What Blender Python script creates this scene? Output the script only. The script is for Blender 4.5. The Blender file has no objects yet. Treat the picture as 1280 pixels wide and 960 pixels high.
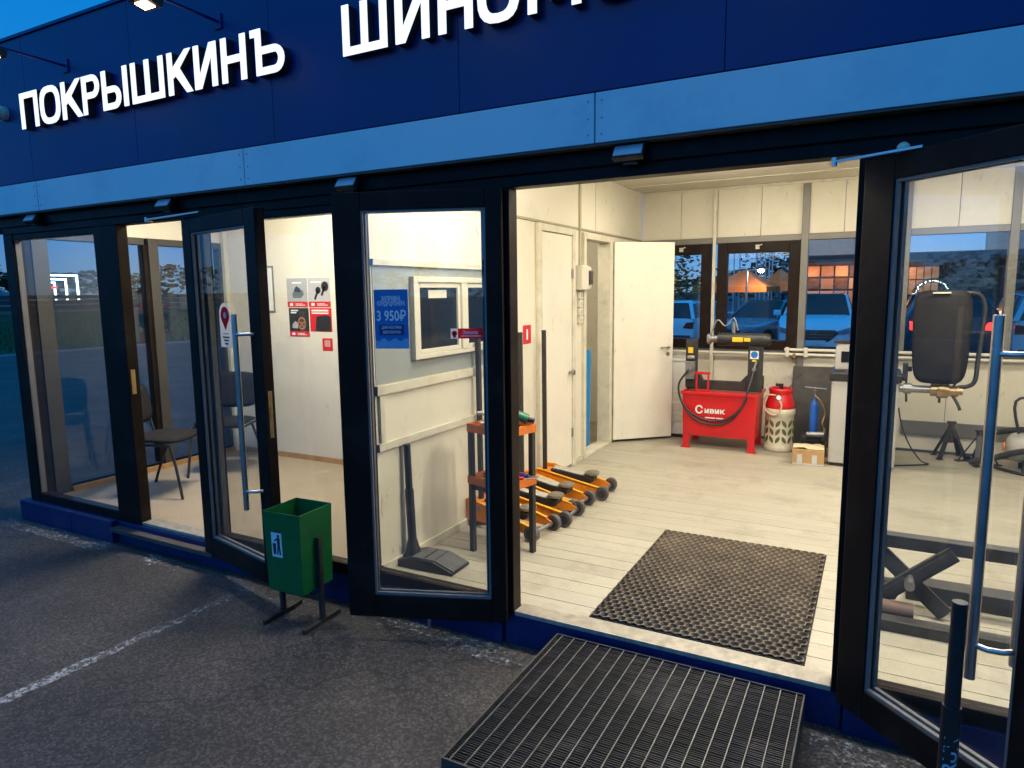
import bpy, math, random
from mathutils import Matrix, Vector
random.seed(7)
R = math.radians
sc = bpy.context.scene
COL = sc.collection

# ------------------------------------------------------------------ camera
cam_d = bpy.data.cameras.new('camera')
cam = bpy.data.objects.new('camera', cam_d)
COL.objects.link(cam)
cam_d.sensor_width = 36.0
cam_d.lens = 36.0 * 849.0 / 1280.0
cam_d.clip_start = 0.05
cam_d.clip_end = 2000
rot = Matrix(((0.8810, -0.0530, 0.4702), (0.4730, 0.1234, -0.8724), (-0.0117, 0.9909, 0.1339)))
cam.matrix_world = Matrix.Translation((0, -2.874, 1.6)) @ rot.to_4x4()
sc.camera = cam

# ------------------------------------------------------------------ sky and sun (dusk)
world = bpy.data.worlds.new('World')
sc.world = world
world.use_nodes = True
wt = world.node_tree
sky = wt.nodes.new('ShaderNodeTexSky')
sky.sky_type = 'NISHITA'
sky.sun_disc = False
sky.sun_elevation = R(20)
sky.sun_rotation = R(200)
sky.air_density = 1.0
sky.dust_density = 0.0
sky.ozone_density = 4.0
tint = wt.nodes.new('ShaderNodeMix')
tint.data_type = 'RGBA'
tint.blend_type = 'MULTIPLY'
tint.inputs[0].default_value = 1.0
tint.inputs[7].default_value = (0.05, 0.95, 1.6, 1)
bg = wt.nodes['Background']
bg.inputs[1].default_value = 0.115
wt.links.new(sky.outputs[0], tint.inputs[6])
# clouded dusk sky: unseen zenith brightened and reddened to light asphalt and fascia, dimming smoothly towards the whole horizon
wtc = wt.nodes.new('ShaderNodeTexCoord')
wsx = wt.nodes.new('ShaderNodeSeparateXYZ')
wmr = wt.nodes.new('ShaderNodeMapRange')
wmr.interpolation_type = 'SMOOTHSTEP'
wmr.inputs[1].default_value = 0.0; wmr.inputs[2].default_value = 0.4; wmr.inputs[3].default_value = 0.0; wmr.inputs[4].default_value = 1.0
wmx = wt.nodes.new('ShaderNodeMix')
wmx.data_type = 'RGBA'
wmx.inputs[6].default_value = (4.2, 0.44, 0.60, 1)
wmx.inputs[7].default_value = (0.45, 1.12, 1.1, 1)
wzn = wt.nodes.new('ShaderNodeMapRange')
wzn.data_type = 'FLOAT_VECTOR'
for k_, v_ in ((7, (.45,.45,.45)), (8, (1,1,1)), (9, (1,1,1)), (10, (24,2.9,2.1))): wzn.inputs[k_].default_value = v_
wvm = wt.nodes.new('ShaderNodeVectorMath')
wvm.operation = 'MULTIPLY'
wvs = wt.nodes.new('ShaderNodeVectorMath')
wvs.operation = 'MULTIPLY'
wt.links.new(wtc.outputs['Generated'], wsx.inputs[0])
wt.links.new(wsx.outputs['Z'], wmr.inputs[0])
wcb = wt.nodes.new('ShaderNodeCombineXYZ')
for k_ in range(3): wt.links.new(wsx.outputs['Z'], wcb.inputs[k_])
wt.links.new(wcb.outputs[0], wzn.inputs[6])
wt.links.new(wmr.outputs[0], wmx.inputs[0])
wt.links.new(tint.outputs[2], wvm.inputs[0])
wt.links.new(wmx.outputs[2], wvm.inputs[1])
wt.links.new(wvm.outputs[0], wvs.inputs[0])
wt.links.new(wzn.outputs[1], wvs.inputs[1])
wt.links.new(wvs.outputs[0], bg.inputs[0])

sun_d = bpy.data.lights.new('sun', 'SUN')
sun_d.energy = 0.03
sun_d.angle = R(15)
sun_d.color = (0.75, 0.85, 1.0)
sun = bpy.data.objects.new('sun', sun_d)
COL.objects.link(sun)
sun.rotation_euler = (R(70), 0, R(-20))

sc.view_settings.view_transform = 'Standard'
sc.view_settings.look = 'None'
sc.view_settings.gamma = 1.0
sc.view_settings.use_curve_mapping = False
sc.view_settings.exposure = 0.0
try:
    sc.cycles.transparent_max_bounces = 14
    sc.cycles.max_bounces = 5
    sc.cycles.diffuse_bounces = 3
    sc.cycles.glossy_bounces = 3
    sc.cycles.sample_clamp_indirect = 6.0
    sc.cycles.caustics_reflective = False
    sc.cycles.caustics_refractive = False
except Exception:
    pass

# ------------------------------------------------------------------ mesh helpers
class MB:
    def __init__(s):
        s.v = []; s.f = []; s.m = []; s.sm = []
    def add(s, verts, faces, mat=0, smooth=False, M=None):
        b = len(s.v)
        for p in verts:
            p = Vector(p)
            s.v.append(tuple(M @ p) if M else tuple(p))
        for f in faces:
            s.f.append([b + i for i in f]); s.m.append(mat); s.sm.append(smooth)
        return s
    def box(s, x0, x1, y0, y1, z0, z1, mat=0, M=None):
        v = [(x0,y0,z0),(x1,y0,z0),(x1,y1,z0),(x0,y1,z0),(x0,y0,z1),(x1,y0,z1),(x1,y1,z1),(x0,y1,z1)]
        return s.add(v, [(0,3,2,1),(4,5,6,7),(0,1,5,4),(1,2,6,5),(2,3,7,6),(3,0,4,7)], mat, False, M)
    def bar(s, p0, p1, w, h, mat=0, up=(0,0,1)):
        p0 = Vector(p0); p1 = Vector(p1); d = (p1 - p0); L = d.length; d.normalize()
        u = Vector(up)
        if abs(d.dot(u)) > .98: u = Vector((0,1,0))
        a = d.cross(u).normalized(); b = a.cross(d).normalized()
        M = Matrix((( d.x,a.x,b.x,p0.x),(d.y,a.y,b.y,p0.y),(d.z,a.z,b.z,p0.z),(0,0,0,1)))
        return s.box(0, L, -w/2, w/2, -h/2, h/2, mat, M)
    def cyl(s, p0, p1, r, seg=16, mat=0, r2=None, caps=True):
        p0 = Vector(p0); p1 = Vector(p1); d = (p1-p0).normalized()
        r2 = r if r2 is None else r2
        u = Vector((0,0,1)) if abs(d.z) < .9 else Vector((1,0,0))
        a = d.cross(u).normalized(); b = d.cross(a).normalized()
        A = [p0 + (a*math.cos(t) + b*math.sin(t))*r for t in [2*math.pi*i/seg for i in range(seg)]]
        B = [p1 + (a*math.cos(t) + b*math.sin(t))*r2 for t in [2*math.pi*i/seg for i in range(seg)]]
        s.add(A + B, [(i, (i+1) % seg, seg + (i+1) % seg, seg + i) for i in range(seg)], mat, True)
        if caps:
            s.add(A, [list(range(seg))[::-1]], mat); s.add(B, [list(range(seg))], mat)
        return s
    def tube(s, pts, r, seg=8, mat=0, smooth_n=0):
        P = [Vector(p) for p in pts]
        if smooth_n:
            Q = []
            for i in range(len(P)-1):
                a = P[max(i-1,0)]; b = P[i]; c = P[i+1]; d = P[min(i+2,len(P)-1)]
                for k in range(smooth_n):
                    t = k/smooth_n
                    Q.append(.5*((2*b)+(c-a)*t+(2*a-5*b+4*c-d)*t*t+(3*b-a-3*c+d)*t**3))
            Q.append(P[-1]); P = Q
        rings = []; ref = None
        for i, p in enumerate(P):
            d = (P[min(i+1,len(P)-1)] - P[max(i-1,0)]).normalized()
            if ref is None:
                ref = Vector((0,0,1)) if abs(d.z) < .9 else Vector((1,0,0))
            a = (ref - d*ref.dot(d)).normalized(); b = d.cross(a); ref = a
            rings.append([p + (a*math.cos(2*math.pi*k/seg) + b*math.sin(2*math.pi*k/seg))*r for k in range(seg)])
        v = [q for rg in rings for q in rg]; f = []
        for i in range(len(rings)-1):
            for k in range(seg):
                f.append((i*seg+k, i*seg+(k+1)%seg, (i+1)*seg+(k+1)%seg, (i+1)*seg+k))
        s.add(v, f, mat, True)
        s.add(rings[0], [list(range(seg))[::-1]], mat); s.add(rings[-1], [list(range(seg))], mat)
        return s
    def lathe(s, prof, c=(0,0,0), seg=24, mat=0, M=None, smooth=True):
        c = Vector(c); v = []; f = []
        for r, z in prof:
            for k in range(seg):
                t = 2*math.pi*k/seg
                v.append(c + Vector((r*math.cos(t), r*math.sin(t), z)))
        n = len(prof)
        for i in range(n-1):
            for k in range(seg):
                f.append((i*seg+k, i*seg+(k+1)%seg, (i+1)*seg+(k+1)%seg, (i+1)*seg+k))
        return s.add(v, f, mat, smooth, M)
    def prism(s, poly, d0, d1, plane='xz', mat=0, M=None):
        def P(a, b, d):
            return (a, d, b) if plane == 'xz' else ((d, a, b) if plane == 'yz' else (a, b, d))
        n = len(poly)
        A = [P(a,b,d0) for a,b in poly]; B = [P(a,b,d1) for a,b in poly]
        s.add(A, [list(range(n))], mat, False, M); s.add(B, [list(range(n))[::-1]], mat, False, M)
        return s.add(A+B, [(i, n+i, n+(i+1)%n, (i+1)%n) for i in range(n)], mat, False, M)
    def build(s, name, mats, parent=None, bevel=0, loc=None, rotz=0, seg=2, weld=False):
        me = bpy.data.meshes.new(name)
        me.from_pydata(s.v, [], s.f)
        if not isinstance(mats, (list, tuple)): mats = [mats]
        for m in mats: me.materials.append(m)
        me.polygons.foreach_set('material_index', s.m)
        me.polygons.foreach_set('use_smooth', s.sm)
        me.update()
        import bmesh
        b = bmesh.new(); b.from_mesh(me)
        bmesh.ops.remove_doubles(b, verts=b.verts[:], dist=1e-4 if weld else 1e-5) if (bevel or weld) else None
        bmesh.ops.recalc_face_normals(b, faces=b.faces[:])
        b.to_mesh(me); b.free()
        o = bpy.data.objects.new(name, me); COL.objects.link(o)
        if parent: o.parent = parent
        if loc: o.location = loc
        if rotz: o.rotation_euler = (0, 0, rotz)
        if bevel:
            md = o.modifiers.new('bevel', 'BEVEL'); md.width = bevel; md.segments = seg
            md.limit_method = 'ANGLE'; md.angle_limit = R(40); md.harden_normals = False
        return o

def thing(name, label, cat, loc=(0,0,0), rotz=0, group=None):
    o = bpy.data.objects.new(name, None); COL.objects.link(o)
    o.empty_display_size = .1
    o.location = loc; o.rotation_euler = (0,0,rotz)
    return tag(o, label, cat, group)
def tag(o, label, cat, group=None):
    o['label'] = label; o['category'] = cat
    if group: o['group'] = group
    return o
def struct(o):
    o['kind'] = 'structure'; return o
def stuff(o):
    o['kind'] = 'stuff'; return o
def copy_tree(o, parent=None):
    c = o.copy(); COL.objects.link(c); c.parent = parent
    for ch in list(o.children): copy_tree(ch, c)
    return c
def text_mesh(body, size, w=None, bold=0.0, spacing=1.0):
    """flat lettering -> list of verts, faces in (x,z), centred"""
    cu = bpy.data.curves.new('lettering', 'FONT')
    cu.body = body; cu.size = size; cu.align_x = 'CENTER'; cu.align_y = 'CENTER'; cu.offset = bold
    cu.resolution_u = 3; cu.space_character = spacing
    ob = bpy.data.objects.new('lettering', cu); COL.objects.link(ob)
    dg = bpy.context.evaluated_depsgraph_get()
    me = bpy.data.meshes.new_from_object(ob.evaluated_get(dg))
    vs = [v.co.copy() for v in me.vertices]; fs = [list(p.vertices) for p in me.polygons]
    bpy.data.objects.remove(ob); bpy.data.curves.remove(cu); bpy.data.meshes.remove(me)
    if vs:
        x0 = min(v.x for v in vs); x1 = max(v.x for v in vs); y0 = min(v.y for v in vs); y1 = max(v.y for v in vs)
        k = (w/(x1-x0)) if w else 1.0
        vs = [((v.x-(x0+x1)/2)*k, v.y-(y0+y1)/2) for v in vs]
    return vs, fs
def put_text(mb, body, cx, cz, y, size, w, mat, bold=0, flip=False):
    vs, fs = text_mesh(body, size, w, bold)
    sx = -1 if flip else 1
    mb.add([(cx + sx*a, y, cz + b) for a, b in vs], fs, mat)

# ------------------------------------------------------------------ material helpers
MATS = {}
def mat(name, col, rough=.5, metal=0.0, var=.12, scale=6.0, bump=0.0, bscale=80.0, spec=.5, coat=0.0,
        dirt=None, dirt_amt=.0, dirt_scale=3.0, emit=None, estr=0.0, rnd=0.0, scuff=0.0):
    if name in MATS: return MATS[name]
    m = bpy.data.materials.new(name); m.use_nodes = True
    nt = m.node_tree; N = nt.nodes; L = nt.links
    p = N['Principled BSDF']
    p.inputs['Roughness'].default_value = rough
    p.inputs['Metallic'].default_value = metal
    p.inputs['Specular IOR Level'].default_value = spec
    if coat: p.inputs['Coat Weight'].default_value = coat
    tc = N.new('ShaderNodeTexCoord')
    nz = N.new('ShaderNodeTexNoise'); nz.inputs['Scale'].default_value = scale; nz.inputs['Detail'].default_value = 6
    L.new(tc.outputs['Object'], nz.inputs['Vector'])
    mr = N.new('ShaderNodeMapRange'); mr.inputs[1].default_value = .25; mr.inputs[2].default_value = .75
    mr.inputs[3].default_value = 1 - var; mr.inputs[4].default_value = 1 + var
    L.new(nz.outputs['Fac'], mr.inputs[0])
    hs = N.new('ShaderNodeHueSaturation'); hs.inputs['Color'].default_value = (*col, 1)
    val = mr.outputs[0]
    if rnd:
        oi = N.new('ShaderNodeObjectInfo')
        r2 = N.new('ShaderNodeMapRange'); r2.inputs[3].default_value = 1-rnd; r2.inputs[4].default_value = 1+rnd
        L.new(oi.outputs['Random'], r2.inputs[0])
        mu = N.new('ShaderNodeMath'); mu.operation = 'MULTIPLY'
        L.new(val, mu.inputs[0]); L.new(r2.outputs[0], mu.inputs[1]); val = mu.outputs[0]
    L.new(val, hs.inputs['Value'])
    out = hs.outputs[0]
    if dirt:
        dn = N.new('ShaderNodeTexNoise'); dn.inputs['Scale'].default_value = dirt_scale; dn.inputs['Detail'].default_value = 8
        dn.inputs['Roughness'].default_value = .7
        L.new(tc.outputs['Object'], dn.inputs['Vector'])
        dr = N.new('ShaderNodeMapRange'); dr.inputs[1].default_value = .5; dr.inputs[2].default_value = .75; dr.inputs[4].default_value = dirt_amt
        L.new(dn.outputs['Fac'], dr.inputs[0])
        mx = N.new('ShaderNodeMix'); mx.data_type = 'RGBA'; mx.inputs[7].default_value = (*dirt, 1)
        L.new(dr.outputs[0], mx.inputs[0]); L.new(out, mx.inputs[6]); out = mx.outputs[2]
    if scuff:
        mp = N.new('ShaderNodeMapping'); mp.inputs['Scale'].default_value = (5, 5, 2.2); mp.inputs['Rotation'].default_value = (.5, .3, .2)
        L.new(tc.outputs['Object'], mp.inputs[0])
        sn = N.new('ShaderNodeTexNoise'); sn.inputs['Scale'].default_value = 2.5; sn.inputs['Detail'].default_value = 10; sn.inputs['Roughness'].default_value = .68; sn.inputs['Distortion'].default_value = 1.2
        L.new(mp.outputs[0], sn.inputs['Vector'])
        sr = N.new('ShaderNodeMapRange'); sr.inputs[1].default_value = .62; sr.inputs[2].default_value = .74; sr.inputs[4].default_value = scuff
        L.new(sn.outputs['Fac'], sr.inputs[0])
        sx_ = N.new('ShaderNodeMix'); sx_.data_type = 'RGBA'; sx_.inputs[7].default_value = (.14,.11,.075,1)
        L.new(sr.outputs[0], sx_.inputs[0]); L.new(out, sx_.inputs[6]); out = sx_.outputs[2]
    L.new(out, p.inputs['Base Color'])
    rr = N.new('ShaderNodeMapRange'); rr.inputs[3].default_value = max(.02, rough-.1); rr.inputs[4].default_value = min(1, rough+.1)
    L.new(nz.outputs['Fac'], rr.inputs[0]); L.new(rr.outputs[0], p.inputs['Roughness'])
    if bump:
        bn = N.new('ShaderNodeTexNoise'); bn.inputs['Scale'].default_value = bscale; bn.inputs['Detail'].default_value = 4
        L.new(tc.outputs['Object'], bn.inputs['Vector'])
        bp = N.new('ShaderNodeBump'); bp.inputs['Strength'].default_value = bump; bp.inputs['Distance'].default_value = .01
        L.new(bn.outputs['Fac'], bp.inputs['Height']); L.new(bp.outputs[0], p.inputs['Normal'])
    if emit:
        p.inputs['Emission Color'].default_value = (*emit, 1); p.inputs['Emission Strength'].default_value = estr
    MATS[name] = m
    return m

def glass_mat(name, tintc=(.93,.96,.95), haze=.03, refl=1.0):
    m = bpy.data.materials.new(name); m.use_nodes = True
    nt = m.node_tree; N = nt.nodes; L = nt.links
    for n in list(N):
        if n.type != 'OUTPUT_MATERIAL': N.remove(n)
    out = [n for n in N if n.type == 'OUTPUT_MATERIAL'][0]
    lw = N.new('ShaderNodeLayerWeight'); lw.inputs[0].default_value = .5
    pw = N.new('ShaderNodeMath'); pw.operation = 'POWER'; pw.inputs[1].default_value = 5
    L.new(lw.outputs['Facing'], pw.inputs[0])
    ma = N.new('ShaderNodeMath'); ma.operation = 'MULTIPLY_ADD'; ma.inputs[1].default_value = .9; ma.inputs[2].default_value = .04*refl
    L.new(pw.outputs[0], ma.inputs[0])
    tr = N.new('ShaderNodeBsdfTransparent'); tr.inputs[0].default_value = (*tintc, 1)
    gl = N.new('ShaderNodeBsdfGlossy'); gl.inputs['Roughness'].default_value = .01
    m1 = N.new('ShaderNodeMixShader'); L.new(ma.outputs[0], m1.inputs[0]); L.new(tr.outputs[0], m1.inputs[1]); L.new(gl.outputs[0], m1.inputs[2])
    df = N.new('ShaderNodeBsdfDiffuse'); df.inputs[0].default_value = (.5,.5,.48,1)
    tc = N.new('ShaderNodeTexCoord'); nz = N.new('ShaderNodeTexNoise'); nz.inputs['Scale'].default_value = 3; nz.inputs['Detail'].default_value = 8
    L.new(tc.outputs['Object'], nz.inputs['Vector'])
    mr = N.new('ShaderNodeMapRange'); mr.inputs[1].default_value = .4; mr.inputs[2].default_value = .8; mr.inputs[4].default_value = haze
    L.new(nz.outputs['Fac'], mr.inputs[0])
    m2 = N.new('ShaderNodeMixShader'); L.new(mr.outputs[0], m2.inputs[0]); L.new(m1.outputs[0], m2.inputs[1]); L.new(df.outputs[0], m2.inputs[2])
    L.new(m2.outputs[0], out.inputs[0])
    return m

def emis(name, col, s):
    if name in MATS: return MATS[name]
    m = bpy.data.materials.new(name); m.use_nodes = True
    p = m.node_tree.nodes['Principled BSDF']
    p.inputs['Base Color'].default_value = (*[min(1,c) for c in col], 1)
    p.inputs['Emission Color'].default_value = (*col, 1); p.inputs['Emission Strength'].default_value = s
    MATS[name] = m
    return m

def asphalt():
    m = bpy.data.materials.new('asphalt'); m.use_nodes = True
    nt = m.node_tree; N = nt.nodes; L = nt.links; p = N['Principled BSDF']
    g = N.new('ShaderNodeNewGeometry')
    v = N.new('ShaderNodeTexVoronoi'); v.inputs['Scale'].default_value = 95
    n1 = N.new('ShaderNodeTexNoise'); n1.inputs['Scale'].default_value = 260; n1.inputs['Detail'].default_value = 3
    n2 = N.new('ShaderNodeTexNoise'); n2.inputs['Scale'].default_value = 1.3; n2.inputs['Detail'].default_value = 7
    n3 = N.new('ShaderNodeTexNoise'); n3.inputs['Scale'].default_value = .35; n3.inputs['Detail'].default_value = 5
    for n in (v, n1, n2, n3): L.new(g.outputs['Position'], n.inputs['Vector'])
    cr = N.new('ShaderNodeValToRGB')
    e = cr.color_ramp.elements
    e[0].position = .0; e[0].color = (.0095,.0086,.0078,1); e[1].position = 1; e[1].color = (.31,.262,.22,1)
    e.new(.42).color = (.030,.0262,.0235,1); e.new(.62).color = (.058,.05,.044,1); e.new(.82).color = (.112,.094,.08,1)
    mixf = N.new('ShaderNodeMath'); mixf.operation = 'MULTIPLY_ADD'; mixf.inputs[1].default_value = .55
    sep = N.new('ShaderNodeSeparateColor'); L.new(v.outputs['Color'], sep.inputs[0])
    L.new(sep.outputs[0], mixf.inputs[0])
    h = N.new('ShaderNodeMath'); h.operation = 'MULTIPLY'; h.inputs[1].default_value = .5
    L.new(n1.outputs['Fac'], h.inputs[0]); L.new(h.outputs[0], mixf.inputs[2]); L.new(mixf.outputs[0], cr.inputs[0])
    mr = N.new('ShaderNodeMapRange'); mr.inputs[1].default_value = .3; mr.inputs[2].default_value = .7; mr.inputs[3].default_value = .55; mr.inputs[4].default_value = 1.4
    L.new(n2.outputs['Fac'], mr.inputs[0])
    mr3 = N.new('ShaderNodeMapRange'); mr3.inputs[1].default_value = .35; mr3.inputs[2].default_value = .65; mr3.inputs[3].default_value = .8; mr3.inputs[4].default_value = 1.2
    L.new(n3.outputs['Fac'], mr3.inputs[0])
    mm = N.new('ShaderNodeMath'); mm.operation = 'MULTIPLY'; L.new(mr.outputs[0], mm.inputs[0]); L.new(mr3.outputs[0], mm.inputs[1])
    hs = N.new('ShaderNodeHueSaturation'); L.new(cr.outputs[0], hs.inputs['Color']); L.new(mm.outputs[0], hs.inputs['Value'])
    # oil stains and hairline cracks
    n4 = N.new('ShaderNodeTexNoise'); n4.inputs['Scale'].default_value = .9; n4.inputs['Detail'].default_value = 9; n4.inputs['Roughness'].default_value = .6
    L.new(g.outputs['Position'], n4.inputs['Vector'])
    o4 = N.new('ShaderNodeMapRange'); o4.inputs[1].default_value = .57; o4.inputs[2].default_value = .68; o4.inputs[3].default_value = 1.0; o4.inputs[4].default_value = .45
    L.new(n4.outputs['Fac'], o4.inputs[0])
    vc = N.new('ShaderNodeTexVoronoi'); vc.feature = 'DISTANCE_TO_EDGE'; vc.inputs['Scale'].default_value = .55
    dn = N.new('ShaderNodeTexNoise'); dn.inputs['Scale'].default_value = 3; dn.inputs['Detail'].default_value = 6
    L.new(g.outputs['Position'], dn.inputs['Vector'])
    va = N.new('ShaderNodeVectorMath'); va.operation = 'MULTIPLY_ADD'; va.inputs[1].default_value = (.5,.5,.5)
    L.new(dn.outputs['Color'], va.inputs[0]); L.new(g.outputs['Position'], va.inputs[2]); L.new(va.outputs[0], vc.inputs['Vector'])
    c4 = N.new('ShaderNodeMapRange'); c4.inputs[1].default_value = .001; c4.inputs[2].default_value = .006; c4.inputs[3].default_value = .45; c4.inputs[4].default_value = 1.0
    L.new(vc.outputs['Distance'], c4.inputs[0])
    mq = N.new('ShaderNodeMath'); mq.operation = 'MULTIPLY'; L.new(o4.outputs[0], mq.inputs[0]); L.new(c4.outputs[0], mq.inputs[1])
    h2 = N.new('ShaderNodeHueSaturation'); L.new(hs.outputs[0], h2.inputs['Color']); L.new(mq.outputs[0], h2.inputs['Value'])
    L.new(h2.outputs[0], p.inputs['Base Color'])
    p.inputs['Roughness'].default_value = .72
    p.inputs['Specular IOR Level'].default_value = .55
    bp = N.new('ShaderNodeBump'); bp.inputs['Strength'].default_value = .8; bp.inputs['Distance'].default_value = .008
    L.new(mixf.outputs[0], bp.inputs['Height']); L.new(bp.outputs[0], p.inputs['Normal'])
    return m

def worn_paint(name, col, lo, hi, scale):
    m = bpy.data.materials.new(name); m.use_nodes = True
    nt = m.node_tree; N = nt.nodes; L = nt.links; p = N['Principled BSDF']
    p.inputs['Base Color'].default_value = (*col, 1); p.inputs['Roughness'].default_value = .8
    g = N.new('ShaderNodeNewGeometry')
    n1 = N.new('ShaderNodeTexNoise'); n1.inputs['Scale'].default_value = scale; n1.inputs['Detail'].default_value = 9; n1.inputs['Roughness'].default_value = .75
    n2 = N.new('ShaderNodeTexNoise'); n2.inputs['Scale'].default_value = 2.2; n2.inputs['Detail'].default_value = 3
    L.new(g.outputs['Position'], n1.inputs['Vector']); L.new(g.outputs['Position'], n2.inputs['Vector'])
    ad = N.new('ShaderNodeMath'); ad.operation = 'MULTIPLY_ADD'; ad.inputs[1].default_value = .5
    L.new(n2.outputs['Fac'], ad.inputs[0]); L.new(n1.outputs['Fac'], ad.inputs[2])
    mr = N.new('ShaderNodeMapRange'); mr.inputs[1].default_value = lo; mr.inputs[2].default_value = hi
    L.new(ad.outputs[0], mr.inputs[0]); L.new(mr.outputs[0], p.inputs['Alpha'])
    return m

def plank_mat():
    m = bpy.data.materials.new('painted planks'); m.use_nodes = True
    nt = m.node_tree; N = nt.nodes; L = nt.links; p = N['Principled BSDF']
    g = N.new('ShaderNodeNewGeometry'); oi = N.new('ShaderNodeObjectInfo')
    mp = N.new('ShaderNodeMapping'); mp.inputs['Scale'].default_value = (2.5, 40, 1)
    L.new(g.outputs['Position'], mp.inputs[0])
    gr = N.new('ShaderNodeTexNoise'); gr.inputs['Scale'].default_value = 1.5; gr.inputs['Detail'].default_value = 6
    L.new(mp.outputs[0], gr.inputs['Vector'])
    n2 = N.new('ShaderNodeTexNoise'); n2.inputs['Scale'].default_value = 2.2; n2.inputs['Detail'].default_value = 9; n2.inputs['Roughness'].default_value = .72
    L.new(g.outputs['Position'], n2.inputs['Vector'])
    v1 = N.new('ShaderNodeMapRange'); v1.inputs[3].default_value = .86; v1.inputs[4].default_value = 1.1; L.new(gr.outputs['Fac'], v1.inputs[0])
    v2 = N.new('ShaderNodeMapRange'); v2.inputs[3].default_value = .9; v2.inputs[4].default_value = 1.06; L.new(oi.outputs['Random'], v2.inputs[0])
    mu = N.new('ShaderNodeMath'); mu.operation = 'MULTIPLY'; L.new(v1.outputs[0], mu.inputs[0]); L.new(v2.outputs[0], mu.inputs[1])
    hs = N.new('ShaderNodeHueSaturation'); hs.inputs['Color'].default_value = (.395,.36,.275,1); L.new(mu.outputs[0], hs.inputs['Value'])
    # brown scuffed dirt, in speckled patches
    dr = N.new('ShaderNodeMapRange'); dr.inputs[1].default_value = .50; dr.inputs[2].default_value = .70; dr.inputs[4].default_value = .62
    L.new(n2.outputs['Fac'], dr.inputs[0])
    mx = N.new('ShaderNodeMix'); mx.data_type = 'RGBA'; mx.inputs[7].default_value = (.2,.165,.115,1)
    L.new(dr.outputs[0], mx.inputs[0]); L.new(hs.outputs[0], mx.inputs[6])
    sp = N.new('ShaderNodeTexNoise'); sp.inputs['Scale'].default_value = 55; sp.inputs['Detail'].default_value = 3
    L.new(g.outputs['Position'], sp.inputs['Vector'])
    s2 = N.new('ShaderNodeMapRange'); s2.inputs[1].default_value = .64; s2.inputs[2].default_value = .74; s2.inputs[4].default_value = .6
    L.new(sp.outputs['Fac'], s2.inputs[0])
    mx2 = N.new('ShaderNodeMix'); mx2.data_type = 'RGBA'; mx2.inputs[7].default_value = (.16,.12,.08,1)
    L.new(s2.outputs[0], mx2.inputs[0]); L.new(mx.outputs[2], mx2.inputs[6])
    L.new(mx2.outputs[2], p.inputs['Base Color'])
    p.inputs['Roughness'].default_value = .5
    bp = N.new('ShaderNodeBump'); bp.inputs['Strength'].default_value = .15; bp.inputs['Distance'].default_value = .004
    L.new(gr.outputs['Fac'], bp.inputs['Height']); L.new(bp.outputs[0], p.inputs['Normal'])
    return m

ASPH = asphalt()
BLACK = mat('black aluminium', (.014,.0085,.0065), .42, 0, .2, 5, .05, 200, .10, dirt=(.05,.045,.04), dirt_amt=.35)
GREYF = mat('grey aluminium', (.17,.16,.14), .45, .2, .1)
SILVER = mat('brushed steel', (.58,.56,.54), .32, 1.0, .08, 20)
STEEL = mat('dull steel', (.3,.3,.3), .42, .9, .2, 15)
BEAD = mat('glazing bead', (.16,.155,.15), .5, .1, .1)
GREYD = mat('dark grey aluminium', (.05,.048,.045), .5, .1, .1)
DBLUE = mat('dark blue panel', (.0008,.018,.13), .40, 0, .14, 1.6, .4, 1.0, .35, dirt=(.004,.012,.05), dirt_amt=.3, dirt_scale=1.5)
LBLUE = mat('light blue panel', (.58,.70,.72), .36, 0, .06, 2.0, .4, 1.1, .5, dirt=(.06,.18,.36), dirt_amt=.3, dirt_scale=1.5)
PLBLUE = mat('plinth blue', (.004,.016,.085), .5, 0, .2, 6, .1, 40, .3, dirt=(.05,.05,.06), dirt_amt=.6, dirt_scale=6)
CREAM = mat('cream panel', (.68,.63,.50), .42, 0, .03, 2, .02, 8, .5, dirt=(.45,.40,.28), dirt_amt=.4, dirt_scale=1.6, scuff=.75)
WHITEW = mat('white wall', (.68,.645,.54), .5, 0, .03, 2, .02, 8, .5, dirt=(.45,.42,.35), dirt_amt=.35, dirt_scale=1.8, scuff=.45)
TRIM = mat('cream trim', (.60,.555,.43), .45, 0, .08, 8, dirt=(.25,.2,.13), dirt_amt=.5, dirt_scale=9)
DOORW = mat('white door', (.72,.67,.55), .4, 0, .02, 2, dirt=(.5,.45,.35), dirt_amt=.3, scuff=.6)
LINO = mat('linoleum', (.36,.29,.20), .5, 0, .25, 90, .05, 150, dirt=(.2,.16,.11), dirt_amt=.4)
PLANK = plank_mat()
DARKSUB = mat('floor gap', (.04,.035,.03), .9)
OAK = mat('oak skirting', (.42,.24,.10), .5, 0, .2, 12)
ALU = mat('threshold strip', (.38,.34,.27), .45, .4, .25, 25, dirt=(.12,.1,.07), dirt_amt=.6, dirt_scale=12)
RUBBER = mat('rubber', (.022,.02,.018), .7, 0, .3, 12, .2, 60)
BLKP = mat('black plastic', (.016,.016,.017), .4, 0, .2, 10, .05, 100)
BLKM = mat('black painted steel', (.02,.019,.018), .5, 0, .3, 10, .1, 60, dirt=(.1,.08,.05), dirt_amt=.4, dirt_scale=8)
RED = mat('red paint', (.55,.008,.012), .35, 0, .1, 5, .02, 50, dirt=(.2,.02,.02), dirt_amt=.5, dirt_scale=5, scuff=.45)
REDL = mat('red print', (.55,.015,.02), .5, 0, .05)
WHITEP = mat('white print', (.75,.75,.74), .5, 0, .03)
BLUEP = mat('blue print', (.008,.14,.42), .45, 0, .06)
BLUEL = mat('pale blue print', (.16,.36,.60), .5, 0, .06)
BLACKP = mat('black print', (.02,.02,.022), .5, 0, .1)
GREYP = mat('grey print', (.35,.36,.37), .5, 0, .1)
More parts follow.
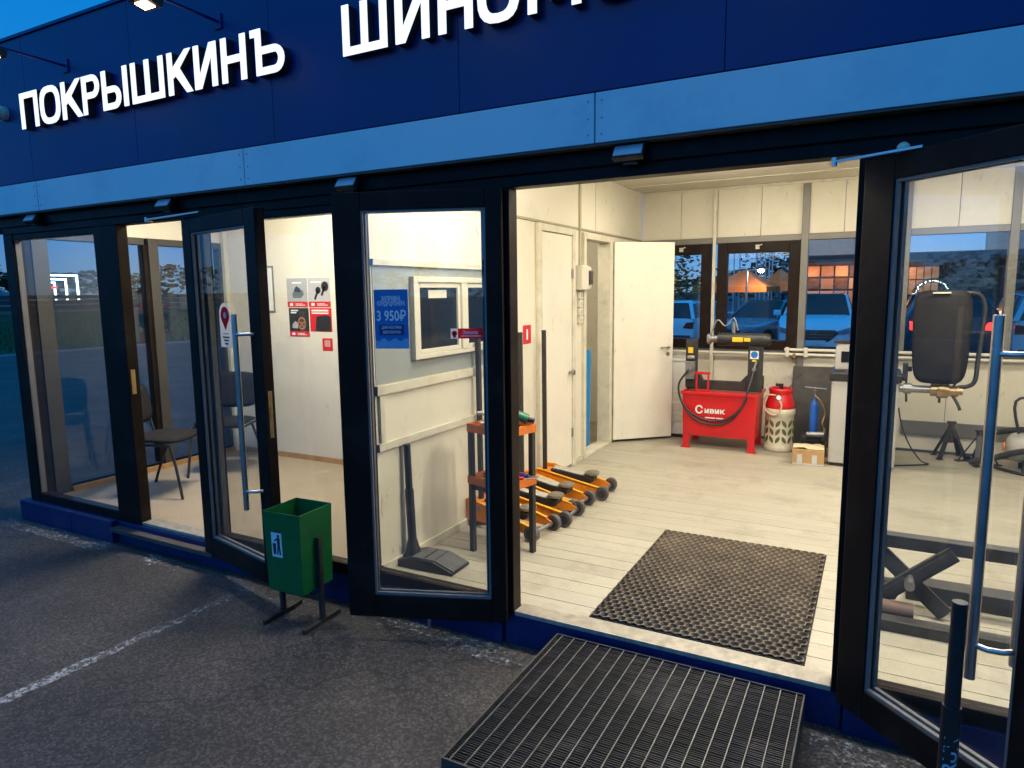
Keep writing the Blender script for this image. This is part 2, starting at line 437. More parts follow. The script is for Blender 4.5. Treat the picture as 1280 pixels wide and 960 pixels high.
ORANGE = mat('orange paint', (.72,.21,.012), .38, 0, .12, 8, .02, 50, dirt=(.09,.04,.02), dirt_amt=.8, dirt_scale=8, scuff=.7)
ORTRAY = mat('orange tray', (.62,.15,.015), .45, 0, .2, 10, dirt=(.08,.04,.02), dirt_amt=.7, dirt_scale=10)
GREEN = mat('green paint', (.004,.12,.03), .5, 0, .15, 7, .08, 30, .25, dirt=(.01,.04,.015), dirt_amt=.6, dirt_scale=5)
GREENT = mat('green tool', (.01,.12,.06), .4, 0, .15)
CARD = mat('cardboard', (.42,.25,.10), .8, 0, .12, 6, .1, 90)
TAPE = mat('packing tape', (.5,.49,.47), .3, 0, .1)
GREYC = mat('grey cabinet', (.40,.38,.34), .45, 0, .06, 3, .03, 40, dirt=(.2,.18,.15), dirt_amt=.5, dirt_scale=5, scuff=.5)
WHITEC = mat('white appliance', (.68,.66,.6), .35, 0, .04, 3, dirt=(.4,.36,.3), dirt_amt=.4)
BRASS = mat('oiled brass', (.35,.25,.13), .35, .9, .3, 20)
BLUEB = mat('blue bottle', (.01,.10,.45), .35, 0, .1)
BLUES = mat('blue foam sheet', (.02,.25,.60), .55, 0, .06)
OFFW = mat('off white plastic', (.62,.58,.47), .4, 0, .05)
CREAMB = mat('cream casing', (.58,.52,.38), .45, 0, .1, 8, dirt=(.25,.2,.12), dirt_amt=.6, dirt_scale=10)
OLIVE = mat('olive liner', (.10,.10,.03), .6)
SEAT = mat('grey upholstery', (.016,.015,.017), .85, 0, .2, 40, .2, 200, .2)
YEL = mat('yellow label', (.75,.50,.02), .5)
GLASS = glass_mat('door glass', (.985,.99,.985), .012, 1.7)
GLASSB = glass_mat('window glass', (.985,.99,.99), .012, 1.1)
DGLASS = mat('dark glass', (.012,.014,.018), .06, 0, .05, 3, 0, 80, .6)
SOFF = mat('soffit board', (.07,.055,.045), .6, 0, .2)
def vinyl(name, col):
    # thin printed film on glass: lets the room light glow through
    m = bpy.data.materials.new(name); m.use_nodes = True
    nt = m.node_tree; N = nt.nodes; L = nt.links
    for n in list(N):
        if n.type != 'OUTPUT_MATERIAL': N.remove(n)
    out = [n for n in N if n.type == 'OUTPUT_MATERIAL'][0]
    d = N.new('ShaderNodeBsdfDiffuse'); t_ = N.new('ShaderNodeBsdfTranslucent'); x_ = N.new('ShaderNodeMixShader')
    d.inputs[0].default_value = (*col, 1); t_.inputs[0].default_value = (*[c**.6 for c in col], 1); x_.inputs[0].default_value = .6
    L.new(d.outputs[0], x_.inputs[1]); L.new(t_.outputs[0], x_.inputs[2]); L.new(x_.outputs[0], out.inputs[0])
    return m
VRED = vinyl('red vinyl', (.70,.03,.04)); VWHITE = vinyl('white vinyl', (.80,.80,.78)); VBLUE = vinyl('blue vinyl', (.01,.18,.50)); VBLUEL = vinyl('pale blue vinyl', (.2,.45,.65))

# ------------------------------------------------------------------ ground
GZ = -.17
struct(MB().add([(-400,-300,GZ),(400,-300,GZ),(400,500,GZ),(-400,500,GZ)], [(0,1,2,3)]).build('ground', ASPH))
PAINT = worn_paint('worn white paint', (.34,.34,.33), .74, .90, 38)
PAINT2 = worn_paint('very worn white paint', (.36,.36,.34), .765, .92, 30)
struct(MB().add([(-3.44,-4.2,GZ+.004),(-3.365,-4.2,GZ+.004),(-3.255,-.17,GZ+.004),(-3.33,-.17,GZ+.004)], [(0,1,2,3)]).build('parking_line', PAINT))
struct(MB().add([(-9.0,-.27,GZ+.005),(-.9,-.22,GZ+.005),(-.9,-.06,GZ+.005),(-9.0,-.14,GZ+.005)], [(0,1,2,3)]).build('wall_side_line', PAINT2))
struct(MB().add([(-.15,-.30,GZ+.005),(2.6,-.30,GZ+.005),(2.6,-.10,GZ+.005),(-.15,-.10,GZ+.005)], [(0,1,2,3)]).build('wall_side_line', PAINT2))

# grass bank with a raised road on the left
GRASS = mat('bank soil and turf', (.022,.045,.014), .9, 0, .45, 3, .8, 14)
GRAVEL = mat('gravel edge', (.16,.155,.15), .9, 0, .5, 30, .8, 60)
bank = MB()
prof = [(-24.5,GZ+.006),(-26.2,-.05),(-29.5,.45),(-31.5,.95),(-90,1.25),(-200,1.2)]
ys = [-40+i*4 for i in range(46)]
vv = []; ff = []
for yy in ys:
    for k,(x,z) in enumerate(prof):
        vv.append((x+random.uniform(-.4,.4)*(k in (0,1,2)), yy, z+random.uniform(-.06,.06)*(k in (1,2,3))))
n = len(prof)
for i in range(len(ys)-1):
    for k in range(n-1): ff.append((i*n+k, i*n+k+1, (i+1)*n+k+1, (i+1)*n+k))
bank.add(vv, ff)
struct(bank.build('grass_bank', GRASS))
gr = MB()
v0 = [(-23.6+random.uniform(-.35,.35), y, GZ+.004) for y in [-40+i*1.5 for i in range(121)]]
v1 = [(-25.6, y, GZ+.004) for y in [-40+i*1.5 for i in range(121)]]
gr.add(v0+v1, [(i,i+1,121+i+1,121+i) for i in range(120)])
struct(gr.build('gravel_edge', GRAVEL))
BLADE = mat('grass blades', (.05,.12,.025), .8, 0, .4, 2)
g = MB()
for i in range(9000):
    x = random.uniform(-30.5,-24.2); y = random.uniform(-2,34)
    z = GZ if x > -25 else (-.1 + ( -26-x)*.16 if x < -26 else -.12)
    a = random.uniform(0,6.28); h = random.uniform(.1,.34); w = .03
    dx, dy = math.cos(a)*w, math.sin(a)*w; lx, ly = random.uniform(-.12,.12), random.uniform(-.12,.12)
    g.add([(x-dx,y-dy,z-.05),(x+dx,y+dy,z-.05),(x+lx,y+ly,z+h)], [(0,1,2)])
o = stuff(g.build('grass', BLADE)); o['label'] = 'rough green grass on the bank beyond the car park'

# ------------------------------------------------------------------ building
B = thing('tire_shop_building', 'low glass fronted tyre shop with two tone blue fascia and black door frames', 'building', (0,0,0))
def part(name, m, bx, bevel=0.0, parent=None):
    mb = MB()
    for b in bx: mb.box(*b)
    return mb.build(name, m, parent or B, bevel)
XR = 2.9; YB = 4.87; CZ = 2.7; XL = -2.45; XA = -5.9
# plinth (blue skirting)
part('plinth', PLBLUE, [(-6.02,-5.32,-.09,.1,GZ,-.01)], .004)
part('plinth', PLBLUE, [(-5.312,-4.80,-.09,.1,GZ,-.01)], .004)
part('plinth', PLBLUE, [(-4.793,-1.60,-.045,.1,GZ,-.012)], .004)
part('plinth', PLBLUE, [(-1.593,-.05,-.025,.1,GZ,-.012)], .004)
part('plinth', PLBLUE, [(-.043,XR,-.045,.1,GZ,-.01)], .004)
# front posts and rails
ZH = 2.075
for a, b in ((-5.955,-5.83),(-4.79,-4.53),(-3.83,-3.69),(-2.56,-2.44),(-1.685,-1.535),(-.09,.06),(1.55,1.67),(XR-.12,XR)):
    part('post', BLACK, [(a,b,-.035,.045,-.01,ZH+.003)], .004)
part('header', BLACK, [(-5.955,XR,-.035,.05,ZH+.003,2.2)], .004)
part('header_trim', BLACK, [(-5.955,XR,-.052,-.036,2.13,2.196)], .003)
for a, b in ((-5.83,-4.79),(-3.69,-2.56),(-2.44,-1.685),(.06,1.55),(1.67,XR-.12)):
    part('sill_rail', BLACK, [(a+.001,b-.001,-.03,.04,-.01,.055)], .004)
    part('top_rail', BLACK, [(a+.001,b-.001,-.03,.04,2.035,ZH+.002)], .004)
    w = MB().box(a+.002,b-.002,-.006,.006,.056,2.034).build('window_pane', GLASS, B)
    part('bead', BEAD, [(a+.001,a+.012,-.02,.02,.056,2.034)], 0, w); part('bead', BEAD, [(b-.012,b-.001,-.02,.02,.056,2.034)], 0, w)
part('threshold', ALU, [(-1.534,-.091,-.03,.07,-.011,.012)], .003)
part('threshold', ALU, [(-4.529,-3.831,-.03,.07,-.011,.012)], .003)
part('step_edge', SOFF, [(-4.79,-3.70,-.11,-.046,-.075,-.045)], .003)
strike = MB().box(-4.531,-4.526,-.018,.012,.93,1.10).box(-4.527,-4.523,-.012,.006,.97,1.0)
strike.build('strike_plate', BRASS, B)
# fascia
FY0, FY1 = -.12, -.09
fz0, fz1, fz2 = 2.211, 2.414, 3.372
x = -7.35
while x < XR+.3:
    part('light_fascia_panel', LBLUE, [(x+.003, min(x+2.087,XR+.4), FY0, FY1, fz0, fz1-.002)], .002)
    for sx in (.03, 2.06):
        for sz in (.035, .1, .168):
            MB().cyl((x+sx,FY0-.003,fz0+sz),(x+sx,FY0+.002,fz0+sz),.0042,8).build('screw', STEEL, B)
    x += 2.09
x = -7.64 + .0
while x < XR+.3:
    part('dark_fascia_panel', DBLUE, [(x+.001, min(x+1.179,XR+.4), FY0, FY1, fz1+.002, fz2)], .002)
    x += 1.18
part('fascia_backing', BLKM, [(-7.4,XR+.35,FY1+.001,.0,2.203,fz2-.02)])
part('soffit', SOFF, [(-7.4,XR+.35,FY0+.004,.06,2.2005,2.2095)])
part('fascia_cap', DBLUE, [(-7.4,XR+.4,FY0-.012,.02,fz2+.001,fz2+.022)], .002)
# overhang on the left side of the building
part('side_fascia', LBLUE, [(-7.44,-7.405,FY0,YB,fz0,fz1-.002)])
part('side_fascia', DBLUE, [(-7.44,-7.405,FY0,YB,fz1+.002,fz2)])
part('roof', mat('roof sheet', (.2,.2,.2), .6), [(-7.4,XR+.3,.06,YB+.2,2.86,2.95)])
part('overhang_ceiling', SOFF, [(-7.4,XA-.06,.062,YB,2.2005,2.22)])
# ceilings
part('ceiling', WHITEW, [(XL+.001,XR-.1,.051,YB-.001,CZ,CZ+.1)])
part('ceiling', WHITEW, [(XA+.05,XL-.101,.051,YB-.001,CZ,CZ+.1)])
for yy in (.8,2.0,3.2,4.3):
    part('ceiling_batten', TRIM, [(XL+.01,XR-.11,yy,yy+.03,CZ-.012,CZ-.001)])
part('front_upper_panel', WHITEW, [(XL+.001,XR-.1,.051,.09,2.14,CZ-.001)])
part('front_upper_panel', WHITEW, [(XA+.05,XL-.101,.051,.09,2.14,CZ-.001)])
# partition wall between waiting room and workshop (panels, rails, doors)
XW = XL-.1
pw = part('partition_wall', CREAM, [(XW,XL,.06,3.10,0,2.155),(XW,XL,3.10,3.78,2.09,2.155),(XW,XL,3.78,YB-.002,0,2.155),(XW,XL,.06,YB-.002,2.175,CZ-.001)])
part('cable_duct', mat('duct', (.30,.27,.18), .5), [(XW+.01,XL+.014,.06,YB-.01,2.156,2.174)], .002, pw)
for z0, z1 in ((1.035,1.09),(.715,.76),(1.755,1.79)):
    part('wall_rail', TRIM, [(XL+.0005,XL+.022,.06,1.36,z0,z1)], .003, pw)
for yy in (.08,1.33):
    part('wall_post', TRIM, [(XL+.0008,XL+.020,yy,yy+.04,.765,1.03)], .003, pw)
part('skirting', TRIM, [(XL+.001,XL+.018,.06,2.05,.0,.05)], .003, pw)
part('skirting', TRIM, [(XL+.001,XL+.018,2.87,3.06,.0,.05)], .003, pw)
part('panel_strip', TRIM, [(XL+.0007,XL+.006,1.64,1.66,.05,2.15)], 0, pw)
part('panel_strip', TRIM, [(XL+.0007,XL+.005,3.4,3.41,2.18,2.69)], 0, pw)
GREYPAN = mat('grey interior glazing panel', (.30,.32,.30), .22, 0, .12, 3, dirt=(.2,.2,.18), dirt_amt=.4)
part('glazing_panel', GREYPAN, [(XL+.0009,XL+.004,.07,1.32,1.095,1.75)], 0, pw)
# internal sash window
iw = MB()
for a,b,c,d in ((.40,.44,1.205,1.70),(1.38,1.42,1.205,1.70)): iw.box(XL+.001,XL+.04,a,b,c,d)
iw.box(XL+.001,XL+.04,.441,1.379,1.206,1.235).box(XL+.001,XL+.04,.441,1.379,1.665,1.70).box(XL+.001,XL+.045,.92,.985,1.236,1.664)
W = iw.build('sash_window', OFFW, B, .003)
for a,b in ((.442,.919),(.986,1.378)):
    MB().box(XL+.006,XL+.012,a,b,1.236,1.664).build('pane', DGLASS, W)
    part('sash', OFFW, [(XL+.013,XL+.03,a,a+.03,1.237,1.663),(XL+.013,XL+.03,b-.03,b,1.237,1.663),(XL+.013,XL+.03,a+.031,b-.031,1.237,1.262),(XL+.013,XL+.03,a+.031,b-.031,1.633,1.663)], .003, W)
part('vent_label', OFFW, [(XL+.0125,XL+.014,.58,.78,1.57,1.62)], 0, W)
# closed inner door
D = part('inner_door', DOORW, [(XL+.001,XL+.022,2.16,2.78,.02,2.085)], .004)
part('door_frame', TRIM, [(XL+.001,XL+.034,2.095,2.155,.0,2.15),(XL+.001,XL+.034,2.785,2.845,.0,2.15),(XL+.001,XL+.034,2.156,2.784,2.092,2.15)], .004, D)
MB().cyl((XL+.02,2.72,.88),(XL+.05,2.72,.88),.012,12).cyl((XL+.05,2.72,.88),(XL+.075,2.72,.88),.024,14).build('door_knob', STEEL, D)
part('hinge', STEEL, [(XL+.0225,XL+.036,2.77,2.79,1.72,1.80)], 0, D)
part('hinge', STEEL, [(XL+.0225,XL+.036,2.77,2.79,.28,.36)], 0, D)
# doorway to the store room and its open door
part('doorway_frame', TRIM, [(XW-.01,XL+.03,3.06,3.115,0,2.14),(XW-.01,XL+.03,3.755,3.83,0,2.14),(XW-.01,XL+.03,3.116,3.754,2.085,2.14),(XW-.01,XL+.03,3.116,3.754,.0,.03)], .004)
od = MB().box(0,.68,-.02,.02,.03,2.10).build('inner_door', DOORW, B, .004, (XL+.02,3.875,0), R(43))
MB().cyl((.62,-.02,1.0),(.62,-.06,1.0),.011,12).bar((.62,-.06,1.0),(.52,-.06,1.0),.018,.014).build('lever_handle', STEEL, od)
MB().cyl((.62,-.0205,.93),(.62,-.028,.93),.02,14).build('lock_escutcheon', STEEL, od)
for z in (.3,1.0,1.8): MB().cyl((-.01,-.022,z),(-.01,-.022,z+.09),.009,8).build('hinge', STEEL, od)
# store room
part('store_wall', CREAM, [(XA+.05,XW-.001,1.96,2.0,.0,CZ-.001),(-4.2,-4.16,2.002,YB-.002,0,CZ-.001),(-4.159,XW-.001,YB-.002,YB+.04,0,CZ-.001)])
for yy in (3.32,3.52): part('store_batten', TRIM, [(-4.159,-4.14,yy,yy+.012,.0,2.6)])
# waiting room back wall
part('waiting_wall', WHITEW, [(XA+.05,XW-.001,1.9,1.955,.0,CZ-.001)])
part('skirting', OAK, [(-5.80,XW-.002,1.885,1.899,.0,.05)], .002)
part('corner_trim', OFFW, [(-5.845,-5.80,1.85,1.899,.0,CZ-.01)], .003)
# side glazing of the waiting room
part('side_post', BLACK, [(XA-.045,XA+.05,.05,.10,-.01,CZ)], .003)
part('side_mullion', GREYD, [(XA-.04,XA+.06,.101,.22,.0,2.12)], .003)
part('side_mullion', BLACK, [(XA-.04,XA+.04,1.035,1.075,.06,2.06)], .003)
part('side_mullion', GREYD, [(XA-.04,XA+.06,1.076,1.17,.0,2.12)], .003)
part('side_mullion', GREYD, [(XA-.04,XA+.05,1.83,1.897,.0,2.12)], .003)
part('side_rail', GREYD, [(XA-.04,XA+.062,.221,1.034,2.06,2.12),(XA-.04,XA+.062,1.172,1.829,2.06,2.12)], .003)
part('side_rail', BLACK, [(XA-.04,XA+.045,.221,1.034,.0,.06),(XA-.04,XA+.045,1.172,1.829,.0,.06)], .003)
part('side_upper_panel', WHITEW, [(XA-.03,XA+.04,.102,1.9,2.121,CZ-.001)])
for a,b in ((.221,1.034),(1.171,1.829)):
    MB().box(XA-.006,XA+.006,a,b,.061,2.059).build('window_pane', GLASSB, B)
part('skirting', OAK, [(XA+.065,XA+.085,.22,1.85,.0,.045)], .002)
part('side_plinth', PLBLUE, [(XA-.06,XA-.0,.101,1.9,GZ,-.001)], .003)
part('side_wall', LBLUE, [(XA-.05,XA+.049,1.9,YB-.001,GZ,CZ)])
part('right_wall', CREAM, [(XR-.099,XR,.06,YB,GZ,CZ)])
# back wall : lower panels, window band, upper panels
lowseams = [XL+.002,-1.60,-.71,.2,.62,1.04,1.95,XR-.101]
for a,b in zip(lowseams[:-1], lowseams[1:]):
    part('lower_panel', CREAM, [(a+.002,b-.002,YB,YB+.08,0,.93)], .002)
for a,b in zip([XL+.002,-2.0,-1.6,-1.15,-.71,-.35,.2,.62,1.04,1.95],[-2.0,-1.6,-1.15,-.71,-.35,.2,.62,1.04,1.95,XR-.101]):
    part('upper_panel', CREAM, [(a+.002,b-.002,YB,YB+.08,2.165,CZ-.001)], .002)
part('ceiling_trim', TRIM, [(XL+.002,XR-.101,YB-.02,YB-.001,CZ-.03,CZ-.002)], .002)
for a in (-.745,.165,1.02,1.95):
    part('back_mullion', GREYF, [(a,a+.07,YB-.03,YB+.09,.0 if a < 0 else .90,CZ-.031 if a<.1 or a>1 else CZ-.031)], .003)
part('back_transom', GREYF, [(XL+.003,-.746,YB-.025,YB+.09,2.10,2.163),(-.674,.164,YB-.025,YB+.09,2.10,2.163),(.236,1.019,YB-.025,YB+.09,2.10,2.163),(1.091,1.949,YB-.025,YB+.09,2.10,2.163)], .003)
part('back_sill', GREYF, [(XL+.003,-.746,YB-.02,YB+.09,.931,.955),(-.674,.164,YB-.02,YB+.09,.931,.955),(.236,1.019,YB-.02,YB+.09,.931,.955),(1.091,1.949,YB-.02,YB+.09,.931,.955)], .003)
part('skirting_band', GREYF, [(.25,XR-.11,YB-.022,YB-.001,.15,.29)], .003)
for a,b in ((-2.30,-1.655),(-1.585,-.75)):
    z0,z1 = .957,2.098
    f = .105
    wn = part('back_window', BLACK, [(a,a+f,YB-.04,YB+.06,z0,z1),(b-f,b,YB-.04,YB+.06,z0,z1),(a+f+.001,b-f-.001,YB-.04,YB+.06,z0,z0+.10),(a+f+.001,b-f-.001,YB-.04,YB+.06,z1-.11,z1)], .005)
    MB().box(a+f-.005,b-f+.005,YB+.005,YB+.017,z0+.095,z1-.105).build('pane', GLASSB, wn)
    MB().box((a+b)/2-.02,(a+b)/2+.02,YB-.066,YB-.041,z1-.075,z1-.03).bar(((a+b)/2-.012,YB-.07,z1-.05),((a+b)/2+.05,YB-.085,z1-.03),.014,.012).build('window_latch', OFFW, wn, .002)
for a,b in ((-.674,.164),(.236,1.019),(1.091,1.949)):
    MB().box(a,b,YB+.01,YB+.022,.956,2.099).build('window_pane', GLASSB, B)
part('back_mullion', TRIM, [(-1.632,-1.598,YB-.075,YB-.045,.05,CZ-.035)], .004)

# door leaves
def leaf(piv, ang, w, z0, z1, side, label, st=.105, s1=.105):
    tr, br, t = .085, .12, .03
    d = MB().box(0,st,-t,t,z0,z1).box(w-s1,w,-t,t,z0,z1).box(st+.0005,w-s1-.0005,-t,t,z1-tr,z1).box(st+.0005,w-s1-.0005,-t,t,z0,z0+br)
    d = d.build('glass_door', BLACK, B, .004, (piv[0],piv[1],0), R(ang))
    d['label'] = label
    MB().box(st-.002,w-s1+.002,-.008,.008,z0+br-.002,z1-tr+.002).build('pane', GLASS, d)
    bd = MB()
    for sgn in (-1,1):
        y0, y1 = sorted((sgn*.0085, sgn*.024))
        bd.box(st,st+.010,y0,y1,z0+br,z1-tr).box(w-s1-.010,w-s1,y0,y1,z0+br,z1-tr)
        bd.box(st+.0105,w-s1-.0105,y0,y1,z0+br,z0+br+.012).box(st+.0105,w-s1-.0105,y0,y1,z1-tr-.010,z1-tr)
    bd.build('bead', BEAD, d)
    for z in (z0+.18, (z0+z1)/2+.3, z1-.25):
        MB().cyl((-.008,-side*.03,z),(-.008,-side*.03,z+.11),.011,10).build('hinge', BLKM, d)
    return d
def pull_handle(d, x, z0, z1, side):
    for s_ in (side, -side):
        y = s_*.095
        h = MB().cyl((x,y,z0),(x,y,z1),.0155,18)
        for z in (z0+.11, z1-.11):
            h.tube([(x,y,z),(x+.04,s_*.088,z),(x+.068,s_*.06,z),(x+.075,s_*.031,z)],.009,10)
        h.build('pull_handle', SILVER, d)
dE = leaf((-1.56,-.052), 201, .815, -.035, 2.075, 1, 'black framed glass door swung wide open beside the workshop entrance', .078, .14)
dF = leaf((-3.76,-.075), 347.3, .87, -.045, 2.06, -1, 'black framed glass door open outwards with a map pin sticker', .11, .115)
dI = leaf((-.05,-.055), 316.5, .77, -.02, 2.05, -1, 'black framed glass door open outwards at the right', .13, .11)
pull_handle(dF, .715, .40, 1.50, -1)
pull_handle(dI, .575, .42, 1.52, -1)
pull_handle(dE, .70-.115+.06, .40, 1.50, -1) if False else None
MB().box(.8705,.874,-.012,.012,.82,1.08).box(.8735,.877,-.006,.006,.93,.98).build('lock_faceplate', BRASS, dF)
MB().cyl((.405,-.0,-.035),(.405,0,-.10),.01,10).build('floor_bolt', STEEL, dE)
# closer arms
def closer(p0, p1, p2):
    MB().bar(p0,p1,.018,.008).bar(p1,p2,.016,.008).cyl((p1[0],p1[1],p1[2]-.015),(p1[0],p1[1],p1[2]+.015),.011,10).build('closer_arm', SILVER, B)
closer((-3.52,-.16,2.085), (-4.10,-.10,2.08), (-4.15,-.03,2.075))
closer((.10,-.235,2.052), (-.17,-.085,2.052), (-.19,-.035,2.055))
MB().box(-.02,.24,.031,.075,1.99,2.04).build('closer_body', BLKM, dI, .004)

# ------------------------------------------------------------------ floors
fl = struct(MB().box(XL+.001,XR-.1,.071,YB-.001,-.06,-.006).build('workshop_floor', DARKSUB))
pw_ = .1297; npl = int((YB-.075)/pw_)
pm = MB().box(XL+.002,XR-.101,.0,pw_-.0035,-.0055,0.0)
p0 = pm.build('plank', PLANK, fl, .0012, None, 0, 1)
p0.location = (0,.073,0)
for i in range(1,npl):
    c = p0.copy(); COL.objects.link(c); c.parent = fl; c.location = (0,.073+i*pw_,random.uniform(-.001,.0006))
struct(MB().box(XA+.05,XW-.001,.071,1.899,-.06,0).build('waiting_room_floor', LINO))
struct(MB().box(-4.159,XW-.001,2.001,YB-.002,-.06,0.002).build('store_room_floor', LINO))

# ------------------------------------------------------------------ ceiling lamps (indoors)
TUBE = emis('lamp tube', (1,.9,.70), 9.0)
def ceiling_light(x, y, L, label, e, group):
    t = thing('ceiling_light', label, 'lamp', (x,y,CZ-.002), 0, group)
    MB().box(-L/2,L/2,-.03,.03,-.035,-.0).build('housing', WHITEC, t, .004)
    MB().cyl((-L/2+.02,0,-.05),(L/2-.02,0,-.05),.014,12).build('tube', TUBE, t)
    ld = bpy.data.lights.new('lamp_light', 'POINT'); ld.energy = e*.5; ld.color = (1,.925,.79); ld.shadow_soft_size = .10
    lo = bpy.data.objects.new('lamp_light', ld); COL.objects.link(lo); lo.parent = t; lo.location = (0,0,-.22)
    ld = bpy.data.lights.new('lamp_light', 'AREA'); ld.shape = 'RECTANGLE'; ld.size = L; ld.size_y = .25; ld.energy = e; ld.color = (1,.925,.79)
    lo = bpy.data.objects.new('lamp_light', ld); COL.objects.link(lo); lo.parent = t; lo.location = (0,0,-.07)
ceiling_light(-1.55,.62,1.2,'long ceiling light over the left front of the workshop',40,'ceiling lights')
ceiling_light(.4,.62,1.2,'long ceiling light over the middle front of the workshop',80,'ceiling lights')
ceiling_light(2.0,1.6,1.2,'long ceiling light over the right side of the workshop',36,'ceiling lights')
ceiling_light(-1.2,3.3,1.2,'long ceiling light over the left rear of the workshop',25,'ceiling lights')
ceiling_light(.9,3.35,1.2,'long ceiling light over the right rear of the workshop',38,'ceiling lights')
ceiling_light(-4.3,.85,.9,'ceiling light over the waiting room',62,'ceiling lights')
ceiling_light(-3.3,3.3,.6,'ceiling light in the store room',16,'ceiling lights')

# ------------------------------------------------------------------ sign letters
H_ = .232; S = .041
def rect(a,b,c,d): return [(a,c),(b,c),(b,d),(a,d)]
def letter_polys(ch, w):
    h = H_; s = S; P = []
    def bowl(x0,x1,z0,z1,full=False):
        # ring strip of quads (outer / inner superellipse)
        out = []; n = 20
        cx, cz = (x0+x1)/2, (z0+z1)/2; rx, rz = (x1-x0)/2, (z1-z0)/2
        def pt(t, rx, rz):
            c, s2 = math.cos(t), math.sin(t); e = .72
            return (cx + math.copysign(abs(c)**e, c)*rx, cz + math.copysign(abs(s2)**e, s2)*rz)
        for i in range(n):
            t0, t1 = 2*math.pi*i/n, 2*math.pi*(i+1)/n
            out.append([pt(t0,rx,rz), pt(t1,rx,rz), pt(t1,rx-s,rz-s*.92), pt(t0,rx-s,rz-s*.92)])
        return out
    def halfbowl(x0,x1,z0,z1):
        out = []; n = 10; cz = (z0+z1)/2; rz = (z1-z0)/2; xm = x1 - rz; k = s*.88
        out.append(rect(x0,xm,z0,z0+k)); out.append(rect(x0,xm,z1-k,z1))
        for i in range(n):
            t0, t1 = -math.pi/2+math.pi*i/n, -math.pi/2+math.pi*(i+1)/n
            f = lambda t,r,q: (xm+math.cos(t)*r, cz+math.sin(t)*q)
            out.append([f(t0,rz,rz), f(t1,rz,rz), f(t1,rz-s,rz-k), f(t0,rz-s,rz-k)])
        return out
    if ch == 'П': P = [rect(0,s,0,h), rect(w-s,w,0,h), rect(s,w-s,h-s*.9,h)]
    elif ch == 'О': P = bowl(0,w,-.004,h+.004)
    elif ch == 'К': P = [rect(0,s,0,h), [(s,h*.40),(s+.012,h*.40),(w,h),(w-s*1.15,h),(s,h*.62)][0:5], [(s+.02,h*.47),(w-s*1.15,0),(w+.004,0),(s+.062,h*.60)]]
    elif ch == 'Р': P = [rect(0,s,0,h)] + halfbowl(s,w,h*.40,h)
    elif ch == 'Ы': P = [rect(0,s,0,h)] + halfbowl(s,w-s-.03,0,h*.58) + [rect(w-s,w,0,h)]
    elif ch == 'Ш': P = [rect(0,s,0,h), rect(w/2-s/2,w/2+s/2,s*.9,h), rect(w-s,w,0,h), rect(s,w-s,0,s*.9)]
    elif ch == 'И': P = [rect(0,s,0,h), rect(w-s,w,0,h), [(s,0),(s+.012,0),(w-s,h*.72),(w-s,h),(w-s-.012,h),(s,h*.28)]]
    elif ch == 'Н': P = [rect(0,s,0,h), rect(w-s,w,0,h), rect(s,w-s,h*.5-s*.45,h*.5+s*.45)]
    elif ch == 'Ъ': P = [rect(0,.035,h-s*.9,h), rect(.035,.035+s,0,h)] + halfbowl(.035+s,w,0,h*.60)
    elif ch == 'М': P = [rect(0,s,0,h), rect(w-s,w,0,h), [(s,h*.55),(w/2-.02,.04),(w/2,.04),(w/2,.115),(s+.012,h),(s,h)], [(w/2,.04),(w/2+.02,.04),(w-s,h*.55),(w-s,h),(w-s-.012,h),(w/2,.115)]]
    elif ch == 'Т': P = [rect(0,w,h-s*.9,h), rect(w/2-s/2,w/2+s/2,0,h-s*.9)]
    elif ch == 'А': P = [[(0,0),(s,0),(w/2+.01,h*.8),(w/2+.024,h),(w/2-.028,h)], [(w-s,0),(w,0),(w/2+.028,h),(w/2+.024,h),(w/2+.008,h*.75)], rect(.05,w-.05,.05,.09)]
    elif ch == 'Ж': P = [rect(w/2-s/2,w/2+s/2,0,h), [(0,0),(s,0),(w/2-s/2,h*.45),(w/2-s/2,h*.62)], [(0,h),(s,h),(w/2-s/2,h*.58),(w/2-s/2,h*.38)], [(w-s,0),(w,0),(w/2+s/2,h*.62),(w/2+s/2,h*.45)], [(w-s,h),(w,h),(w/2+s/2,h*.38),(w/2+s/2,h*.58)]]
    return P
LETF = emis('lit letter face', (.88,.94,1.0), 1.1)
LETS = mat('letter side', (.03,.03,.035), .5)
def sign(label, letters):
    t = thing('illuminated_sign', label, 'sign', (letters[0][1], -.17, 2.75))
    for ch, x0, x1 in letters:
        mb = MB(); fb = MB()
        for poly in letter_polys(ch, x1-x0):
            q = [(a + x0 - letters[0][1], b) for a, b in poly]
            mb.prism(q, .002, .047)
            fb.prism(q, -.004, .0015)
        o = mb.build('letter', LETS, t); fb.build('letter_face', LETF, o)
    return t
sign('white lit letters of the longer word on the left of the dark blue fascia', [('П',-5.26,-5.05),('О',-5.02,-4.79),('К',-4.765,-4.55),('Р',-4.535,-4.355),('Ы',-4.325,-4.07),('Ш',-4.03,-3.73),('К',-3.69,-3.485),('И',-3.46,-3.275),('Н',-3.235,-3.045),('Ъ',-3.005,-2.765)])
sign('larger spaced white lit letters cut off by the top of the photo', [('Ш',-2.37,-2.10),('И',-2.05,-1.86),('Н',-1.81,-1.63),('О',-1.605,-1.40),('М',-1.36,-1.12),('О',-1.085,-.88),('Н',-.84,-.66),('Т',-.63,-.45),('А',-.43,-.22),('Ж',-.20,.08)])

